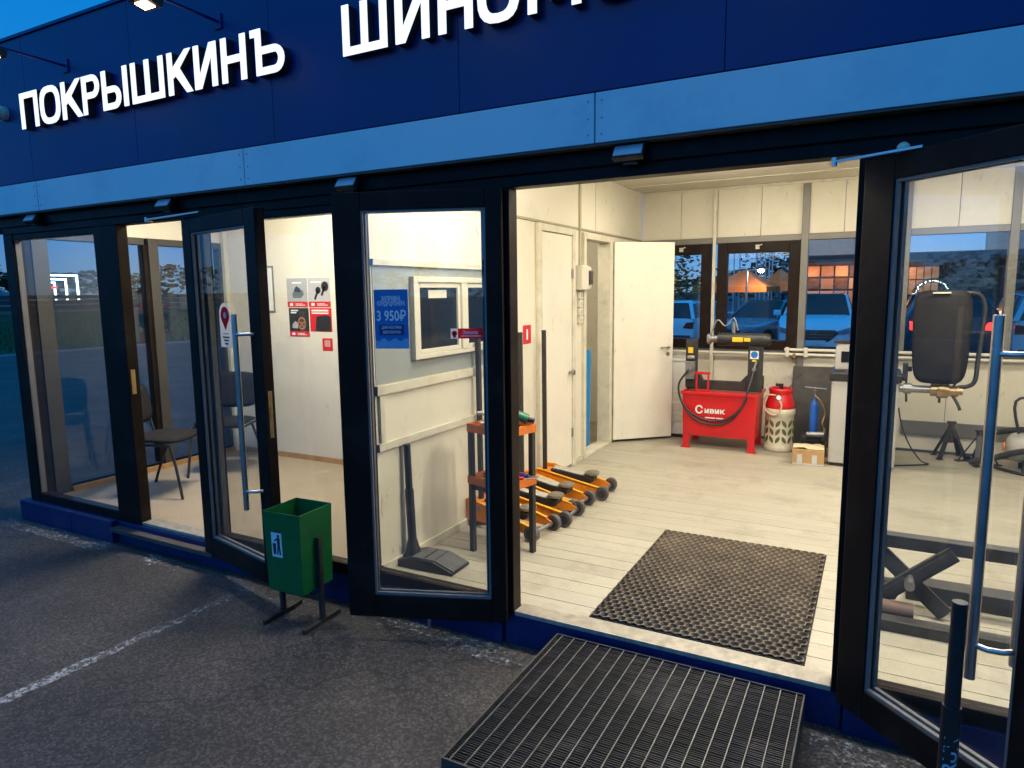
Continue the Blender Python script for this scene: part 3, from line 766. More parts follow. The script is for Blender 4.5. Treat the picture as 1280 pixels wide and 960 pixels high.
# ------------------------------------------------------------------ floodlights on arms above the fascia
LAMPF = emis('floodlight face', (1,.72,.36), 22)
def floodlight(x, label, e=36):
    t = thing('floodlight', label, 'lamp', (x,-.13,3.36), 0, 'floodlights over the fascia')
    MB().box(-.03,.03,.0,.012,-.30,-.22).bar((0,.0,-.26),(0,-.40,-.255),.012,.012).build('arm', DBLUE, t)
    h = Matrix.Translation((0,-.42,-.30)) @ Matrix.Rotation(R(-12), 4, 'X')
    MB().box(-.07,.07,-.05,.05,-.02,.03,0,h).build('housing', BLKM, t, .006)
    MB().box(-.04,.04,-.028,.028,-.0235,-.0205,0,h).build('lamp_glass', LAMPF, t)
    ld = bpy.data.lights.new('flood_light', 'SPOT'); ld.energy = e; ld.spot_size = R(125); ld.spot_blend = .9
    ld.color = (1,.66,.40); ld.shadow_soft_size = .07
    lo = bpy.data.objects.new('flood_light', ld); COL.objects.link(lo); lo.parent = t
    lo.location = (0,-.43,-.325); lo.rotation_euler = (R(-32),0,0)
floodlight(-4.77, 'lit floodlight on an arm at the far left end of the fascia')
floodlight(-3.30, 'lit floodlight on an arm above the first word of the sign')
floodlight(-1.80, 'lit floodlight on an arm above the second word of the sign')
floodlight(-.40, 'lit floodlight on an arm above the main entrance')

# small unlit lamps under the fascia
def wall_lamp(x, label, z=2.135):
    t = thing('wall_lamp', label, 'lamp', (x,-.053,z), 0, 'small unlit lamps under the fascia')
    M_ = Matrix.Rotation(R(-35),4,'X')
    MB().box(-.03,.03,-.03,-.0,-.015,.02).build('bracket', BLKM, t)
    MB().box(-.066,.066,-.062,-.032,-.03,.032,0,M_).build('housing', BLKP, t, .004)
    MB().box(-.06,.06,-.066,-.0625,-.025,.027,0,M_).build('lamp_glass', mat('frosted lamp glass', (.45,.47,.5), .25), t)
wall_lamp(-.94, 'small square unlit lamp over the main entrance')
wall_lamp(-2.45, 'small square unlit lamp above the swung open glass door')
wall_lamp(-3.92, 'small square unlit lamp above the waiting room doorway')
wall_lamp(-5.42, 'small square unlit lamp at the left corner window')
t = tag(MB().cyl((0,0,0),(0,-.03,0),.022,16).lathe([(.022,0),(.022,.012),(.018,.022),(.009,.03),(.001,.032)], (0,0,0), 16, 0, Matrix.Translation((0,-.03,0)) @ Matrix.Rotation(R(90),4,'X')).build('motion_sensor', OFFW, None, 0, (.045,-.053,2.075)), 'white round motion sensor above the right hand door', 'sensor')
t = thing('security_camera', 'white dome camera on the fascia at the left edge', 'camera', (-5.56,-.12,2.90))
MB().cyl((0,0,0),(0,-.03,0),.05,20).build('base', OFFW, t)
MB().lathe([(.045,0),(.043,.02),(.033,.04),(.016,.05),(.001,.053)], (0,0,0), 20, 0, Matrix.Translation((0,-.03,0)) @ Matrix.Rotation(R(90),4,'X')).build('dome', OFFW, t)

# ------------------------------------------------------------------ grate step in front of the entrance
t = thing('grate_step', 'dark steel grating step in front of the workshop entrance', 'step', (-.73,-.565,GZ))
gx, gy, gt = .55, .495, .14
MB().box(-gx,gx,-gy,-gy+.006,.02,gt+.003).box(-gx,gx,gy-.006,gy,.02,gt+.003).box(-gx,-gx+.006,-gy+.0065,gy-.0065,.02,gt+.003).box(gx-.006,gx,-gy+.0065,gy-.0065,.02,gt+.003).build('frame', mat('grate frame steel', (.09,.088,.085), .45, .6, .3, 12), t)
GB = mat('grate steel', (.035,.035,.038), .5, .5, .3, 10, dirt=(.2,.18,.16), dirt_amt=.5, dirt_scale=4)
b = MB()
nb = 80
for i in range(nb):
    y = -gy+.012+(2*gy-.024)*(i+.5)/nb
    dz = .0012*math.sin(i*1.7)+random.uniform(-.0006,.0006)
    b.box(-gx+.0065,gx-.0065,y-.0017,y+.0017,gt-.034+dz,gt-.004+dz)
stuff(b.build('bearing_bars', GB, t))
b = MB(); nr = 18
for i in range(nr):
    x = -gx+(2*gx)*(i+.5)/nr
    b.box(x-.0018,x+.0018,-gy+.0066,gy-.0066,gt-.0035,gt+.0022)
stuff(b.build('cross_rods', mat('rod steel', (.20,.195,.185), .4, .7, .3, 20), t))
for sx in (-1,1):
    for sy in (-1,1):
        MB().box(sx*(gx-.035)-.02,sx*(gx-.035)+.02,sy*(gy-.035)-.02,sy*(gy-.035)+.02,0,.11).build('foot', BLKM, t)
MB().box(-gx+.02,gx-.02,-gy+.02,gy-.02,.004,.012).build('drip_tray', BLKM, t)

# ------------------------------------------------------------------ rubber ring mat
def ring_mat():
    x0, x1, y0, y1 = -1.18,-.205,.11,1.47
    nx = 22; p = (x1-x0)/nx; m = MB(); dy = p*.866; ny = int((y1-y0)/dy); h = .018
    ri = p*.385; seg = 12
    for j in range(ny):
        for i in range(nx - (j % 2)):
            cx = x0 + p*(i+.5+.5*(j%2)); cy = y0 + dy*(j+.5)
            sag = .0022*math.sin(cx*5.1+1)*math.sin(cy*4.3)
            v = []
            for ring in range(3):
                for k in range(seg):
                    a = 2*math.pi*k/seg + math.pi/6
                    if ring == 0:
                        a6 = math.pi/3*(round((a-math.pi/6)/(math.pi/3)))+math.pi/6
                        b6 = (a - math.pi/6) % (math.pi/3)
                        r_ = p*.5/math.cos(((a-math.pi/6) % (math.pi/3)) - math.pi/6)
                        v.append((cx+math.cos(a)*r_, cy+math.sin(a)*r_, h-.004+sag))
                    else:
                        r_ = ri*(1.16 if ring == 1 else 1.0); z = h+sag if ring == 1 else .003
                        v.append((cx+math.cos(a)*r_, cy+math.sin(a)*r_, z))
            f = []
            for q in range(2):
                for k in range(seg): f.append((q*seg+k, q*seg+(k+1)%seg, (q+1)*seg+(k+1)%seg, (q+1)*seg+k))
            m.add(v, f)
    return m, (x0,x1,y0,y1)
RM = mat('dusty rubber', (.14,.105,.068), .75, 0, .25, 5, .3, 60, dirt=(.26,.20,.125), dirt_amt=.8, dirt_scale=5)
m, (x0,x1,y0,y1) = ring_mat()
t = thing('rubber_mat', 'dark rubber ring mat just inside the workshop entrance', 'mat', (0,0,0))
stuff(m.build('rings', RM, t))
MB().box(x0-.006,x1+.006,y0-.007,y1+.007,.0005,.0035).build('hole_shade_sheet', mat('hole shade black', (.012,.011,.010), .8), t)  # dark sheet added under the rings so the holes look shaded

# ------------------------------------------------------------------ litter bin
t = thing('litter_bin', 'green square metal litter bin on a black stand by the door', 'bin', (-2.715,-.30,GZ), R(3))
def openbox(w0,d0,w1,d1,z0,z1,th):
    b = MB()
    o0=[(-w0,-d0,z0),(w0,-d0,z0),(w0,d0,z0),(-w0,d0,z0)]; o1=[(-w1,-d1,z1),(w1,-d1,z1),(w1,d1,z1),(-w1,d1,z1)]
    i0=[(-w0+th,-d0+th,z0+th),(w0-th,-d0+th,z0+th),(w0-th,d0-th,z0+th),(-w0+th,d0-th,z0+th)]; i1=[(-w1+th,-d1+th,z1),(w1-th,-d1+th,z1),(w1-th,d1-th,z1),(-w1+th,d1-th,z1)]
    v=o0+o1+i0+i1
    f=[(3,2,1,0),(8,9,10,11)]
    for k in range(4):
        n=(k+1)%4
        f+=[(k,n,4+n,4+k),(8+n,8+k,12+k,12+n),(4+k,4+n,12+n,12+k)]
    return b.add(v,f)
body = openbox(.132,.132,.142,.142,.20,.655,.006).build('body', GREEN, t, .002)
for s_ in (-1,1):
    MB().box(s_*.157-.013,s_*.157+.013,-.02,.012,.026,.50).build('post', BLKM, t, .003)
    MB().box(s_*.155-.013,s_*.155+.013,-.17,.15,.0,.025).build('foot', BLKM, t, .003)
MB().box(-.141,.141,-.016,.008,.13,.155).build('crossbar', BLKM, t, .003)
st = MB()
st.box(-.085,-.005,-.0016,-.0006,.40,.54,0)
st.cyl((-.030,-.0017,.522),(-.030,-.0027,.522),.009,12,1)
st.prism([(-.042,.512),(-.018,.512),(-.020,.465),(-.015,.415),(-.026,.415),(-.030,.455),(-.036,.415),(-.046,.415),(-.040,.465)],-.0027,-.0017,'xz',1)
st.bar((-.040,-.0022,.508),(-.062,-.0022,.490),.001,.008,1)
st.prism([(-.076,.478),(-.050,.478),(-.054,.415),(-.072,.415)],-.0027,-.0017,'xz',1)
st.box(-.085,-.005,-.0022,-.0017,.5405,.549,1)
st.v = [(x, y-.132-(z-.20)*.022, z) for x, y, z in st.v]
st.build('sticker', [WHITEP, BLACKP], t)

for ch in t.children: ch.scale = (.89,.89,.97)

# bleed pipe by the plinth
t = tag(MB().cyl((-2.44,-.05,-.085),(-2.44,-.105,-.09),.014,12).cyl((-2.44,-.105,-.09),(-2.44,-.125,-.092),.018,12).build('water_tap', BRASS), 'short brass pipe stub poking out of the blue plinth', 'pipe')

# ------------------------------------------------------------------ low black trolleys with upright handles
def trolley(loc, rz, hh, lean, label, flip=1):
    t = thing('low_trolley', label, 'trolley', loc, rz, 'low black trolleys with handles')
    P = [(-.19,0),(.19,0),(.19,.018),(.06,.065),(-.10,.065),(-.19,.04)]
    MB().prism(P,-.10,.10,'xz').build('deck', BLKP, t, .006)
    for a,b in ((-.09,-.02),(-.005,.055)):
        MB().box(a,b,-.085,.085,.0652,.069).build('pad', mat('grey rubber pad', (.10,.10,.10), .8, 0, .2, 30, .3, 120), t)
    MB().bar((.065,0,.067),(.188,0,.023),.17,.004).build('ramp_pad', MATS['grey rubber pad'], t)
    MB().cyl((-.14,0,.05),(-.14+lean*.08,0,.14),.05,14,0,.028).build('socket', BLKP, t)
    x0 = -.14+lean*.08
    MB().cyl((x0,0,.13),(x0+lean*.5*(hh*.6),0,hh*.62),.026,18).cyl((x0+lean*.5*(hh*.6),0,hh*.60),(x0+lean*.5*hh,0,hh),.021,18).build('handle', BLKP, t)
    return t
trolley((-2.25,.29,0), R(2), .72, -.05, 'black low trolley with an upright handle behind the swung open door')
tr2 = trolley((.395,-.60,GZ), 0, .857, .0, 'black tubular handle standing in front of the right hand door')
lt = MB()
vs, fs = text_mesh('RUN', .055, None, .001)
rr = .0266
lt.add([(-.14+rr*math.sin((b-.004)/rr*-1.0), -rr*math.cos((b-.004)/rr), .385+a) for a, b in [(a_, b_) for a_, b_ in vs]], fs)
lt.build('lettering', mat('pale blue lettering', (.35,.45,.6), .5), tr2)

# ------------------------------------------------------------------ stickers and posters on the doors
def on_leaf(name, label, cat, door_piv, ang, lx, z, side, loc_y=.0095):
    a = R(ang); d = Vector((math.cos(a), math.sin(a), 0)); nrm = Vector((-d.y, d.x, 0))*side
    p = Vector((door_piv[0], door_piv[1], 0)) + d*lx + nrm*loc_y + Vector((0,0,z))
    # local -y faces the viewer (outward along nrm)
    rz = math.atan2(nrm.y, nrm.x) + math.pi/2
    return thing(name, label, cat, tuple(p), rz)
t = on_leaf('price_poster', 'blue price poster reading 3 950 on the swung open glass door', 'poster', (-1.56,-.052), 201, .545, 1.478, 1)
w, h = .084, .142
MB().box(-w,w,-.0012,0,-h,h).build('sheet', [BLUEP], t)
MB().prism([(-w+.001,-h+.001),(w-.001,-h+.001),(w-.001,-h+.045)]+[(w-.001-(2*w-.002)*i/14, -h+.043+.008*math.sin(i*1.35)) for i in range(1,14)]+[(-w+.001,-h+.045)], -.0018, -.0013).build('wave', BLUEL, t)
tx = MB(); put_text(tx,'ЗАПРАВКА',0,.100,-.0016,.03,.095,0,.0006); put_text(tx,'КОНДИЦИОНЕРА',0,.074,-.0016,.03,.138,0,.0004)
put_text(tx,'3 950₽',0,.018,-.0016,.068,.145,0,.0012); put_text(tx,'ДИАГНОСТИКА',0,-.040,-.0024,.018,.098,0,.0002); put_text(tx,'БЕСПЛАТНО',0,-.062,-.0024,.018,.086,0,.0002)
tx.build('lettering', WHITEP, t)
MB().box(-.062,.062,-.0022,-.0015,-.077,-.026).build('label_band', mat('navy print', (.01,.03,.14), .5), t)
t = on_leaf('call_sticker', 'red call bell sticker on the swung open glass door', 'sticker', (-1.56,-.052), 201, .178, 1.408, 1)
MB().box(-.042,.078,-.001,0,-.024,.024).build('sheet', VRED, t)
MB().box(-.078,-.0425,-.001,0,-.024,.024).cyl((-.06,-.0011,.0),(-.06,-.0016,.0),.013,12,1).box(-.066,-.054,-.0018,-.0011,-.02,.012,1).build('bell_mark', [VWHITE, VRED], t)
tx = MB(); put_text(tx,'Звонок',.018,.006,-.0013,.024,.075,0,.0003); tx.box(-.03,.068,-.0014,-.0011,-.014,-.010)
tx.build('lettering', WHITEP, t)
t = on_leaf('map_pin_sticker', 'white sticker with a red map pin on the open waiting room door', 'sticker', (-3.76,-.075), 347.3, .44, 1.425, -1)
MB().prism([(.06*math.cos(a),.06+.06*math.sin(a)) for a in [math.pi*i/12 for i in range(13)]]+[(-.06,-.11),(.06,-.11)], -.001, 0).build('sheet', VWHITE, t)
pin = MB().prism([(.045*math.cos(R(-30)+R(240)*i/16),.055+.045*math.sin(R(-30)+R(240)*i/16)) for i in range(17)]+[(0,-.022)], -.0018, -.0011)
pin.cyl((0,-.0019,.056),(0,-.0024,.056),.017,14,1).build('pin_mark', [VRED, VWHITE], t)
MB().box(-.03,.03,-.0015,-.0011,-.042,-.038).box(-.036,.036,-.0015,-.0011,-.062,-.054).box(-.026,.026,-.0015,-.0011,-.078,-.070).box(-.018,.018,-.0015,-.0011,-.096,-.087).build('text_lines', BLACKP, t)

for ch in t.children: ch.scale = (1.12,1,1.12)

# posters in the waiting room
def poster(x0,x1,z0,z1,base,label,draw):
    t = thing('poster', label, 'poster', ((x0+x1)/2,1.899,(z0+z1)/2))
    w, h = (x1-x0)/2, (z1-z0)/2
    MB().box(-w,w,-.002,0,-h,h).build('sheet', base, t)
    draw(t,w,h)
    return t
def footer(t,w,h,k=.3):
    MB().box(-w,w,-.003,-.0021,-h,-h+2*h*k*.62).build('footer', REDL, t)
    MB().box(-w*.2,w*.75,-.0038,-.0031,-h+.014,-h+.02).box(-w*.2,w*.5,-.0038,-.0031,-h+.026,-h+.032).box(-w*.75,-w*.45,-.0038,-.0031,-h+.012,-h+.036).build('text_lines', WHITEP, t)
def d1(t,w,h):
    footer(t,w,h)
    MB().prism([(-.055,-.05),(.05,-.05),(.085,-.02),(.08,.02),(.02,.03),(-.06,.0)],-.003,-.0021).build('vice_body', mat('print slate', (.10,.14,.15), .5), t)
    MB().prism([(-.04,.01),(.05,.0),(.045,.035),(.0,.062),(-.02,.05)],-.0045,-.0035).build('vice_jaw', BLACKP, t)
    MB().box(-.06,.06,-.003,-.0021,.085,.10).build('text_lines', WHITEP, t)
def d2(t,w,h):
    footer(t,w,h)
    for cx,cz,r_ in ((.075,.055,.045),(-.01,.02,.032)):
        MB().cyl((cx,-.0045,cz),(cx,-.0035,cz),r_,16).bar((cx,-.004,cz),(cx-.045,-.004,cz-.085),.001,.024).build('strut_picture', BLACKP, t)
    MB().box(-.10,.03,-.003,-.0021,.09,.103).build('text_lines', WHITEP, t)
def d3(t,w,h):
    footer(t,w,h)
    COP = mat('print copper', (.40,.17,.08), .5)
    m = MB(); n = 20
    for i in range(n):
        a0,a1 = 2*math.pi*i/n, 2*math.pi*(i+1)/n
        m.add([(.035+.052*math.cos(a0),-.003,-.01+.06*math.sin(a0)),(.035+.052*math.cos(a1),-.003,-.01+.06*math.sin(a1)),(.035+.04*math.cos(a1),-.003,-.01+.047*math.sin(a1)),(.035+.04*math.cos(a0),-.003,-.01+.047*math.sin(a0))],[(0,1,2,3)])
    for i in range(5):
        a = 2*math.pi*i/5+.3
        m.bar((.035,-.003,-.01),(.035+.042*math.cos(a),-.003,-.01+.05*math.sin(a)),.0008,.012)
    m.build('wheel_picture', COP, t)
    MB().prism([(-.09,-.055),(-.02,-.06),(-.01,-.01),(-.05,.01),(-.085,-.02)],-.003,-.0021).build('tire_picture', GREYP, t)
    MB().box(-.1,-.005,-.003,-.0021,.105,.118).box(-.1,-.03,-.003,-.0021,.085,.098).build('text_lines', WHITEP, t)
def d4(t,w,h):
    MB().prism([(-.07,-h+.005),(w-.01,-h+.005),(w-.01,.03),(.06,.045),(-.05,.03)],-.003,-.0021).build('dark_picture', BLACKP, t)
    MB().box(-.11,.10,-.003,-.0021,.078,.094).box(-.11,.10,-.003,-.0021,.056,.068).build('text_lines', WHITEP, t)
poster(-5.01,-4.75,1.485,1.755,GREYP,'grey poster with a dark vice shape, top left of four on the wall',d1)
poster(-4.735,-4.465,1.485,1.755,mat('print silver', (.42,.42,.44), .5),'silver poster with black struts, top right of four on the wall',d2)
poster(-5.0,-4.745,1.205,1.475,BLACKP,'black poster with a copper wheel, bottom left of four on the wall',d3)
poster(-4.73,-4.46,1.255,1.475,REDL,'red poster with a dark block, bottom right of four on the wall',d4)
t = thing('wall_card', 'small red card below the four posters on the wall', 'card', (-4.525,1.899,1.135))
MB().box(-.062,.062,-.002,0,-.058,.058).build('sheet', REDL, t, .0005)
MB().box(-.035,.035,-.003,-.0021,-.02,.042).build('blank_panel', mat('print pale red', (.62,.30,.28), .5), t)
t = thing('wall_frame', 'thin grey frame on the waiting room wall beside the open door', 'frame', (-5.28,1.899,1.66))
MB().box(-.10,-.09,-.012,0,-.22,.22).box(.09,.10,-.012,0,-.22,.22).box(-.0895,.0895,-.012,0,.21,.22).box(-.0895,.0895,-.012,0,-.22,-.21).build('frame', GREYF, t)
MB().box(-.0895,.0895,-.004,-.001,-.2095,.2095).build('sheet', WHITEP, t)

# ------------------------------------------------------------------ chairs
def chair(loc, rz, label):
    t = thing('visitor_chair', label, 'chair', loc, rz, 'waiting room chairs')
    # seat faces local +x
    sm = MB(); n = 10; rows = []
    def pad(w, l, th, fn):
        mb = MB(); nu, nv = 10, 10; top = []; bot = []
        for i in range(nu+1):
            for j in range(nv+1):
                u = -1+2*i/nu; v = -1+2*j/nv
                # rounded square
                k = (abs(u)**4+abs(v)**4)**.25; mx = max(abs(u),abs(v)); s_ = mx/k if k > 0 else 1
                e = max(0, 1-k**6)**.5 if k < 1 else 0
                x, y = u*s_*l/2, v*s_*w/2
                edge = 1-mx**8
                top.append(fn(x,y, th/2*(.35+.65*edge))); bot.append(fn(x,y,-th/2*(.35+.65*edge)))
        N = len(top); f = []
        for i in range(nu):
            for j in range(nv):
                a = i*(nv+1)+j; q = (a,a+1,a+nv+2,a+nv+1)
                f.append(q); f.append(tuple(N+k for k in q[::-1]))
        per = [i*(nv+1) for i in range(nu+1)]+[nu*(nv+1)+j for j in range(1,nv+1)]+[i*(nv+1)+nv for i in range(nu-1,-1,-1)]+[j for j in range(nv-1,0,-1)]
        for a,b in zip(per, per[1:]+per[:1]): f.append((a,b,N+b,N+a))
        return mb.add(top+bot, f, 0, True)
    pad(.47,.42,.05,lambda x,y,z:(x, y, .455+z+.012*math.cos(x*6)-.25*max(0,x-.1)**2*4)).build('seat', SEAT, t)
    pad(.45,.33,.04,lambda x,y,z:(-.235-.16*(x)+.15*y*y*1.2 -z - .02, y, .72+x)).build('backrest', SEAT, t)
    for s_ in (-1,1):
        y = s_*.215
        MB().tube([(.17,y,.43),(.22,y*1.08,.25),(.265,y*1.16,.0)],.0115,8,0,5).build('leg', BLKM, t)
        MB().tube([(-.06,y,.435),(-.16,y*1.06,.25),(-.265,y*1.14,.0)],.0115,8,0,5).build('leg', BLKM, t)
        MB().tube([(.17,y,.43),(-.05,y,.432),(-.20,y,.44),(-.235,y*.95,.54),(-.26,y*.9,.68)],.011,8,0,5).build('frame_tube', BLKM, t)
    MB().cyl((.12,-.215,.425),(.12,.215,.425),.01,8).build('cross_tube', BLKM, t)
    return t
chair((-5.13,.60,0), R(24), 'dark grey upholstered chair beside the side window')
chair((-5.22,1.27,0), R(-62), 'dark grey upholstered chair in the back corner of the waiting room')

# ------------------------------------------------------------------ tool cart
t = thing('tool_cart', 'black framed tool cart with two orange trays by the door post', 'cart', (-1.985,.665,0), R(-14))
for x in (-.148,.148):
    for y in (-.112,.112):
        MB().box(x-.016,x+.016,y-.016,y+.016,.0,.80).build('leg', BLKM, t, .003)
for z in (.79,.465):
    tr_ = MB().box(-.131,.131,-.095,.095,z-.012,z).box(-.168,.168,-.132,-.1285,z-.03,z+.022).box(-.168,.168,.1285,.132,z-.03,z+.022).box(-.168,-.1645,-.128,.128,z-.03,z+.022).box(.1645,.168,-.128,.128,z-.03,z+.022)
    tr_.build('tray', ORTRAY, t, .002)
MB().box(-.131,.131,-.118,-.106,.40,.43).build('brace', BLKM, t)
MB().box(-.131,.131,.106,.118,.40,.43).build('brace', BLKM, t)
def small(name, label, cat, loc, rz, fn, group=None):
    t = thing(name, label, cat, loc, rz, group); fn(t); return t
def f_drill(t):
    MB().tube([(-.09,0,.06),(-.05,0,.075),(.03,0,.072),(.09,0,.05)],.032,12,0,4).build('body', GREENT, t)
    MB().cyl((.0,0,.05),(.03,0,.0),.022,12).build('grip', GREENT, t)
    MB().cyl((.09,0,.05),(.13,0,.045),.016,12).build('chuck', BLKP, t)
    MB().box(-.05,.03,-.02,.02,.10,.112).build('top_label', STEEL, t)
small('impact_wrench','green impact wrench on the upper orange tray','tool',(-1.90,.66,.795),R(15),f_drill)
def f_jaw(t):
    MB().cyl((0,0,0),(0,0,.13),.006,8).build('screw', SILVER, t)
    MB().tube([(-.05,0,.06),(-.02,0,.065),(.0,0,.055),(.03,0,.062),(.05,0,.075)],.012,8,0,3).build('bar', OFFW, t)
    MB().cyl((-.03,-.02,0),(.04,.02,.0),.014,10).build('base', STEEL, t)
small('puller_tool','small silver screw puller on the upper orange tray','tool',(-2.09,.66,.804),R(10),f_jaw)
def f_bits(t):
    for i in range(5):
        MB().cyl((-.08+.04*i,random.uniform(-.05,.05),.012),(-.06+.04*i,random.uniform(-.03,.03)+.03,.012),.011,10).build('socket_bit', STEEL if i%2 else OFFW, t)
small('socket_set','loose steel sockets lying on the upper orange tray','tools',(-1.99,.64,.792),0,f_bits)
def f_driver(col):
    def f(t):
        MB().cyl((-.07,0,.02),(.05,0,.02),.019,12).cyl((.05,0,.02),(.075,0,.02),.012,10).build('grip', col, t)
        MB().cyl((.075,0,.02),(.14,0,.02),.004,8).build('shaft', STEEL, t)
    return f
small('screwdriver','red handled screwdriver on the lower orange tray','tool',(-1.90,.63,.468),R(20),f_driver(REDL))
small('screwdriver','blue handled screwdriver on the lower orange tray','tool',(-1.90,.70,.468),R(12),f_driver(mat('indigo plastic', (.03,.03,.18), .4)))
def f_rag(t):
    m = MB(); n=8; v=[(-.06+.12*i/n,-.05+.10*j/n,.012+.03*random.random()*(1-abs(i/n-.5))) for i in range(n+1) for j in range(n+1)]
    f=[(i*(n+1)+j,i*(n+1)+j+1,(i+1)*(n+1)+j+1,(i+1)*(n+1)+j) for i in range(n) for j in range(n)]
    N=len(v); v2=[(x,y,.002) for x,y,z in v]; f2=[tuple(N+k for k in q[::-1]) for q in f]
    m.add(v+v2,f+f2).build('cloth', mat('dirty green rag', (.06,.09,.05), .9, 0, .3, 20), t)
small('rag','crumpled green rag on the lower orange tray','rag',(-2.05,.69,.466),0,f_rag)

# ------------------------------------------------------------------ orange floor jacks
GREYW = mat('jack wheel', (.09,.08,.075), .5, .3, .3, 20)
def floor_jack():
    t = thing('floor_jack', '', 'jack', (0,0,0), 0, 'orange floor jacks in a row')
    side = [(-.33,.05),(-.33,.19),(-.22,.20),(-.12,.165),(.26,.085),(.30,.07),(.30,.035),(.10,.04),(-.15,.045)]
    for y in (-.105,.105):
        MB().prism(side, y-.006, y+.006).build('side_plate', ORANGE, t, .002)
    MB().box(-.33,-.18,-.0985,.0985,.05,.17).build('rear_body', ORANGE, t, .004)
    MB().prism([(-.20,.19),(-.20,.13),(.16,.10),(.20,.12),(.20,.15)], -.05, .05).build('lift_arm', BLKM, t, .004)
    MB().prism([(-.18,.196),(.10,.158),(.10,.163),(-.18,.201)], -.045, .045).build('arm_label', mat('jack label', (.35,.33,.28), .5, 0, .4, 30), t)
    MB().bar((-.30,-.108,.203),(.26,-.108,.092),.022,.006).bar((-.30,.108,.203),(.26,.108,.092),.022,.006).build('top_flange', mat('amber paint', (.78,.36,.02), .4, 0, .15), t)
    sd = MB().cyl((.17,0,.135),(.17,0,.165),.03,16).cyl((.17,0,.165),(.17,0,.182),.062,20).build('saddle', mat('worn pad', (.16,.13,.085), .7, 0, .4, 25), t)
    for k in range(3): MB().lathe([(.018+.016*k,.183),(.022+.016*k,.186),(.026+.016*k,.183)],(.17,0,0),18).build('ridge', MATS['worn pad'], sd)
    MB().cyl((.30,-.14,.055),(.30,.14,.055),.012,10).build('axle', STEEL, t)
    for y in (-.135,.135):
        w = MB().cyl((.30,y-.02,.055),(.30,y+.02,.055),.055,20).build('wheel', GREYW, t)
        MB().cyl((.30,y-.0215,.055),(.30,y+.0215,.055),.034,16).build('hub', RUBBER, w)
    for y in (-.09,.09):
        MB().cyl((-.30,y-.012,.03),(-.30,y+.012,.03),.03,14).build('caster', GREYW, t)
        MB().box(-.32,-.28,y-.016,y+.016,.0305,.0495).build('caster_fork', STEEL, t)
    for x in (-.26,-.2): MB().cyl((x,-.112,.13),(x,-.118,.13),.014,10).build('bolt', STEEL, t)
    MB().bar((-.27,0,.17),(-.275,0,1.30),.035,.030,0,(0,1,0)).build('handle', BLKM, t, .004)
    return t
jk = floor_jack()
spots = [((-2.11,1.05,0), R(-7), 'orange floor jack nearest the tool cart, first in the row'), ((-2.06,1.36,0), R(3), 'second orange floor jack from the tool cart in the row'), ((-2.10,1.66,0), R(-5), 'third orange floor jack from the tool cart in the row'), ((-2.05,2.02,0), R(6), 'orange floor jack farthest from the tool cart, last in the row')]
for i,(l,a,lb) in enumerate(spots):
    o = jk if i == 0 else copy_tree(jk)
    o.location = (l[0]-.035,l[1],0); o.rotation_euler = (0,0,a); o.scale = (.9,1,1); o['label'] = lb
def f_knob(t):
    MB().cyl((0,0,0),(0,0,.05),.05,16).lathe([(.05,.05),(.045,.08),(.02,.10),(.001,.102)],(0,0,0),16).build('cap', mat('red cap plastic', (.5,.03,.02), .4), t)
    MB().cyl((0,0,.1),(0,0,.13),.012,10).build('stem', BLKP, t)
small('red_canister','small red canister on the wall side of the floor jacks','canister',(-2.36,1.54,.20),0,f_knob) if False else None

# ------------------------------------------------------------------ wall fittings in the workshop
t = thing('fire_sign', 'small red sign with a white bar on the partition wall', 'sign', (XL+.0008,1.93,1.267))
MB().box(0,.002,-.068,.068,-.074,.074).build('plate', REDL, t)
MB().box(.0022,.003,-.012,.014,-.042,.042).build('mark', WHITEP, t)
t = thing('fuse_box', 'grey white fuse box beside the store room doorway', 'fuse box', (XL+.001,2.98,1.725))
MB().box(0,.085,-.11,.05,-.11,.11).build('case', OFFW, t, .006)
MB().box(.0,.07,.051,.15,-.10,.10).build('cover', OFFW, t, .006)
MB().box(.071,.10,.06,.13,-.065,.065).build('breaker_window', mat('smoked plastic', (.07,.06,.055), .2), t, .01)
t = thing('socket_strip', 'column of white sockets below the fuse box', 'sockets', (XL+.001,2.99,1.56))
for k in range(4):
    s_ = MB().box(0,.03,-.035,.035,-.03-.075*k,.035-.075*k).build('socket', OFFW, t, .006)
    MB().cyl((.0301,0,.0025-.075*k),(.032,0,.0025-.075*k),.018,14).build('hole_plate', GREYC, s_)
t = tag(MB().box(XL+.0005,XL+.018,2.985,3.015,1.836,2.155).box(XL+.0005,XL+.018,2.985,3.015,2.176,CZ-.001).build('cable_trunking', mat('trunking', (.42,.38,.27), .5), None, .002), 'beige vertical cable trunking above the fuse box', 'trunking')
# pipes along the back wall
t = thing('heating_pipes', 'pair of white heating pipes along the rear wall under the windows', 'pipes', (0,YB-.06,.92))
MB().cyl((XL+.02,0,-.005),(XR-.12,0,-.005),.016,12).build('pipe', OFFW, t)
MB().cyl((-.86,0,.045),(XR-.12,0,.045),.016,12).build('pipe', OFFW, t)
for x in (-.83,-.65,.5,1.0): MB().box(x-.02,x+.02,-.022,.022,-.03,.07).build('clip', OFFW, t, .006)
MB().cyl((-.76,0,-.005),(-.76,-.04,-.05),.02,10).cyl((-.76,-.03,-.05),(-.76,-.03,-.09),.013,10).build('valve', BRASS, t)

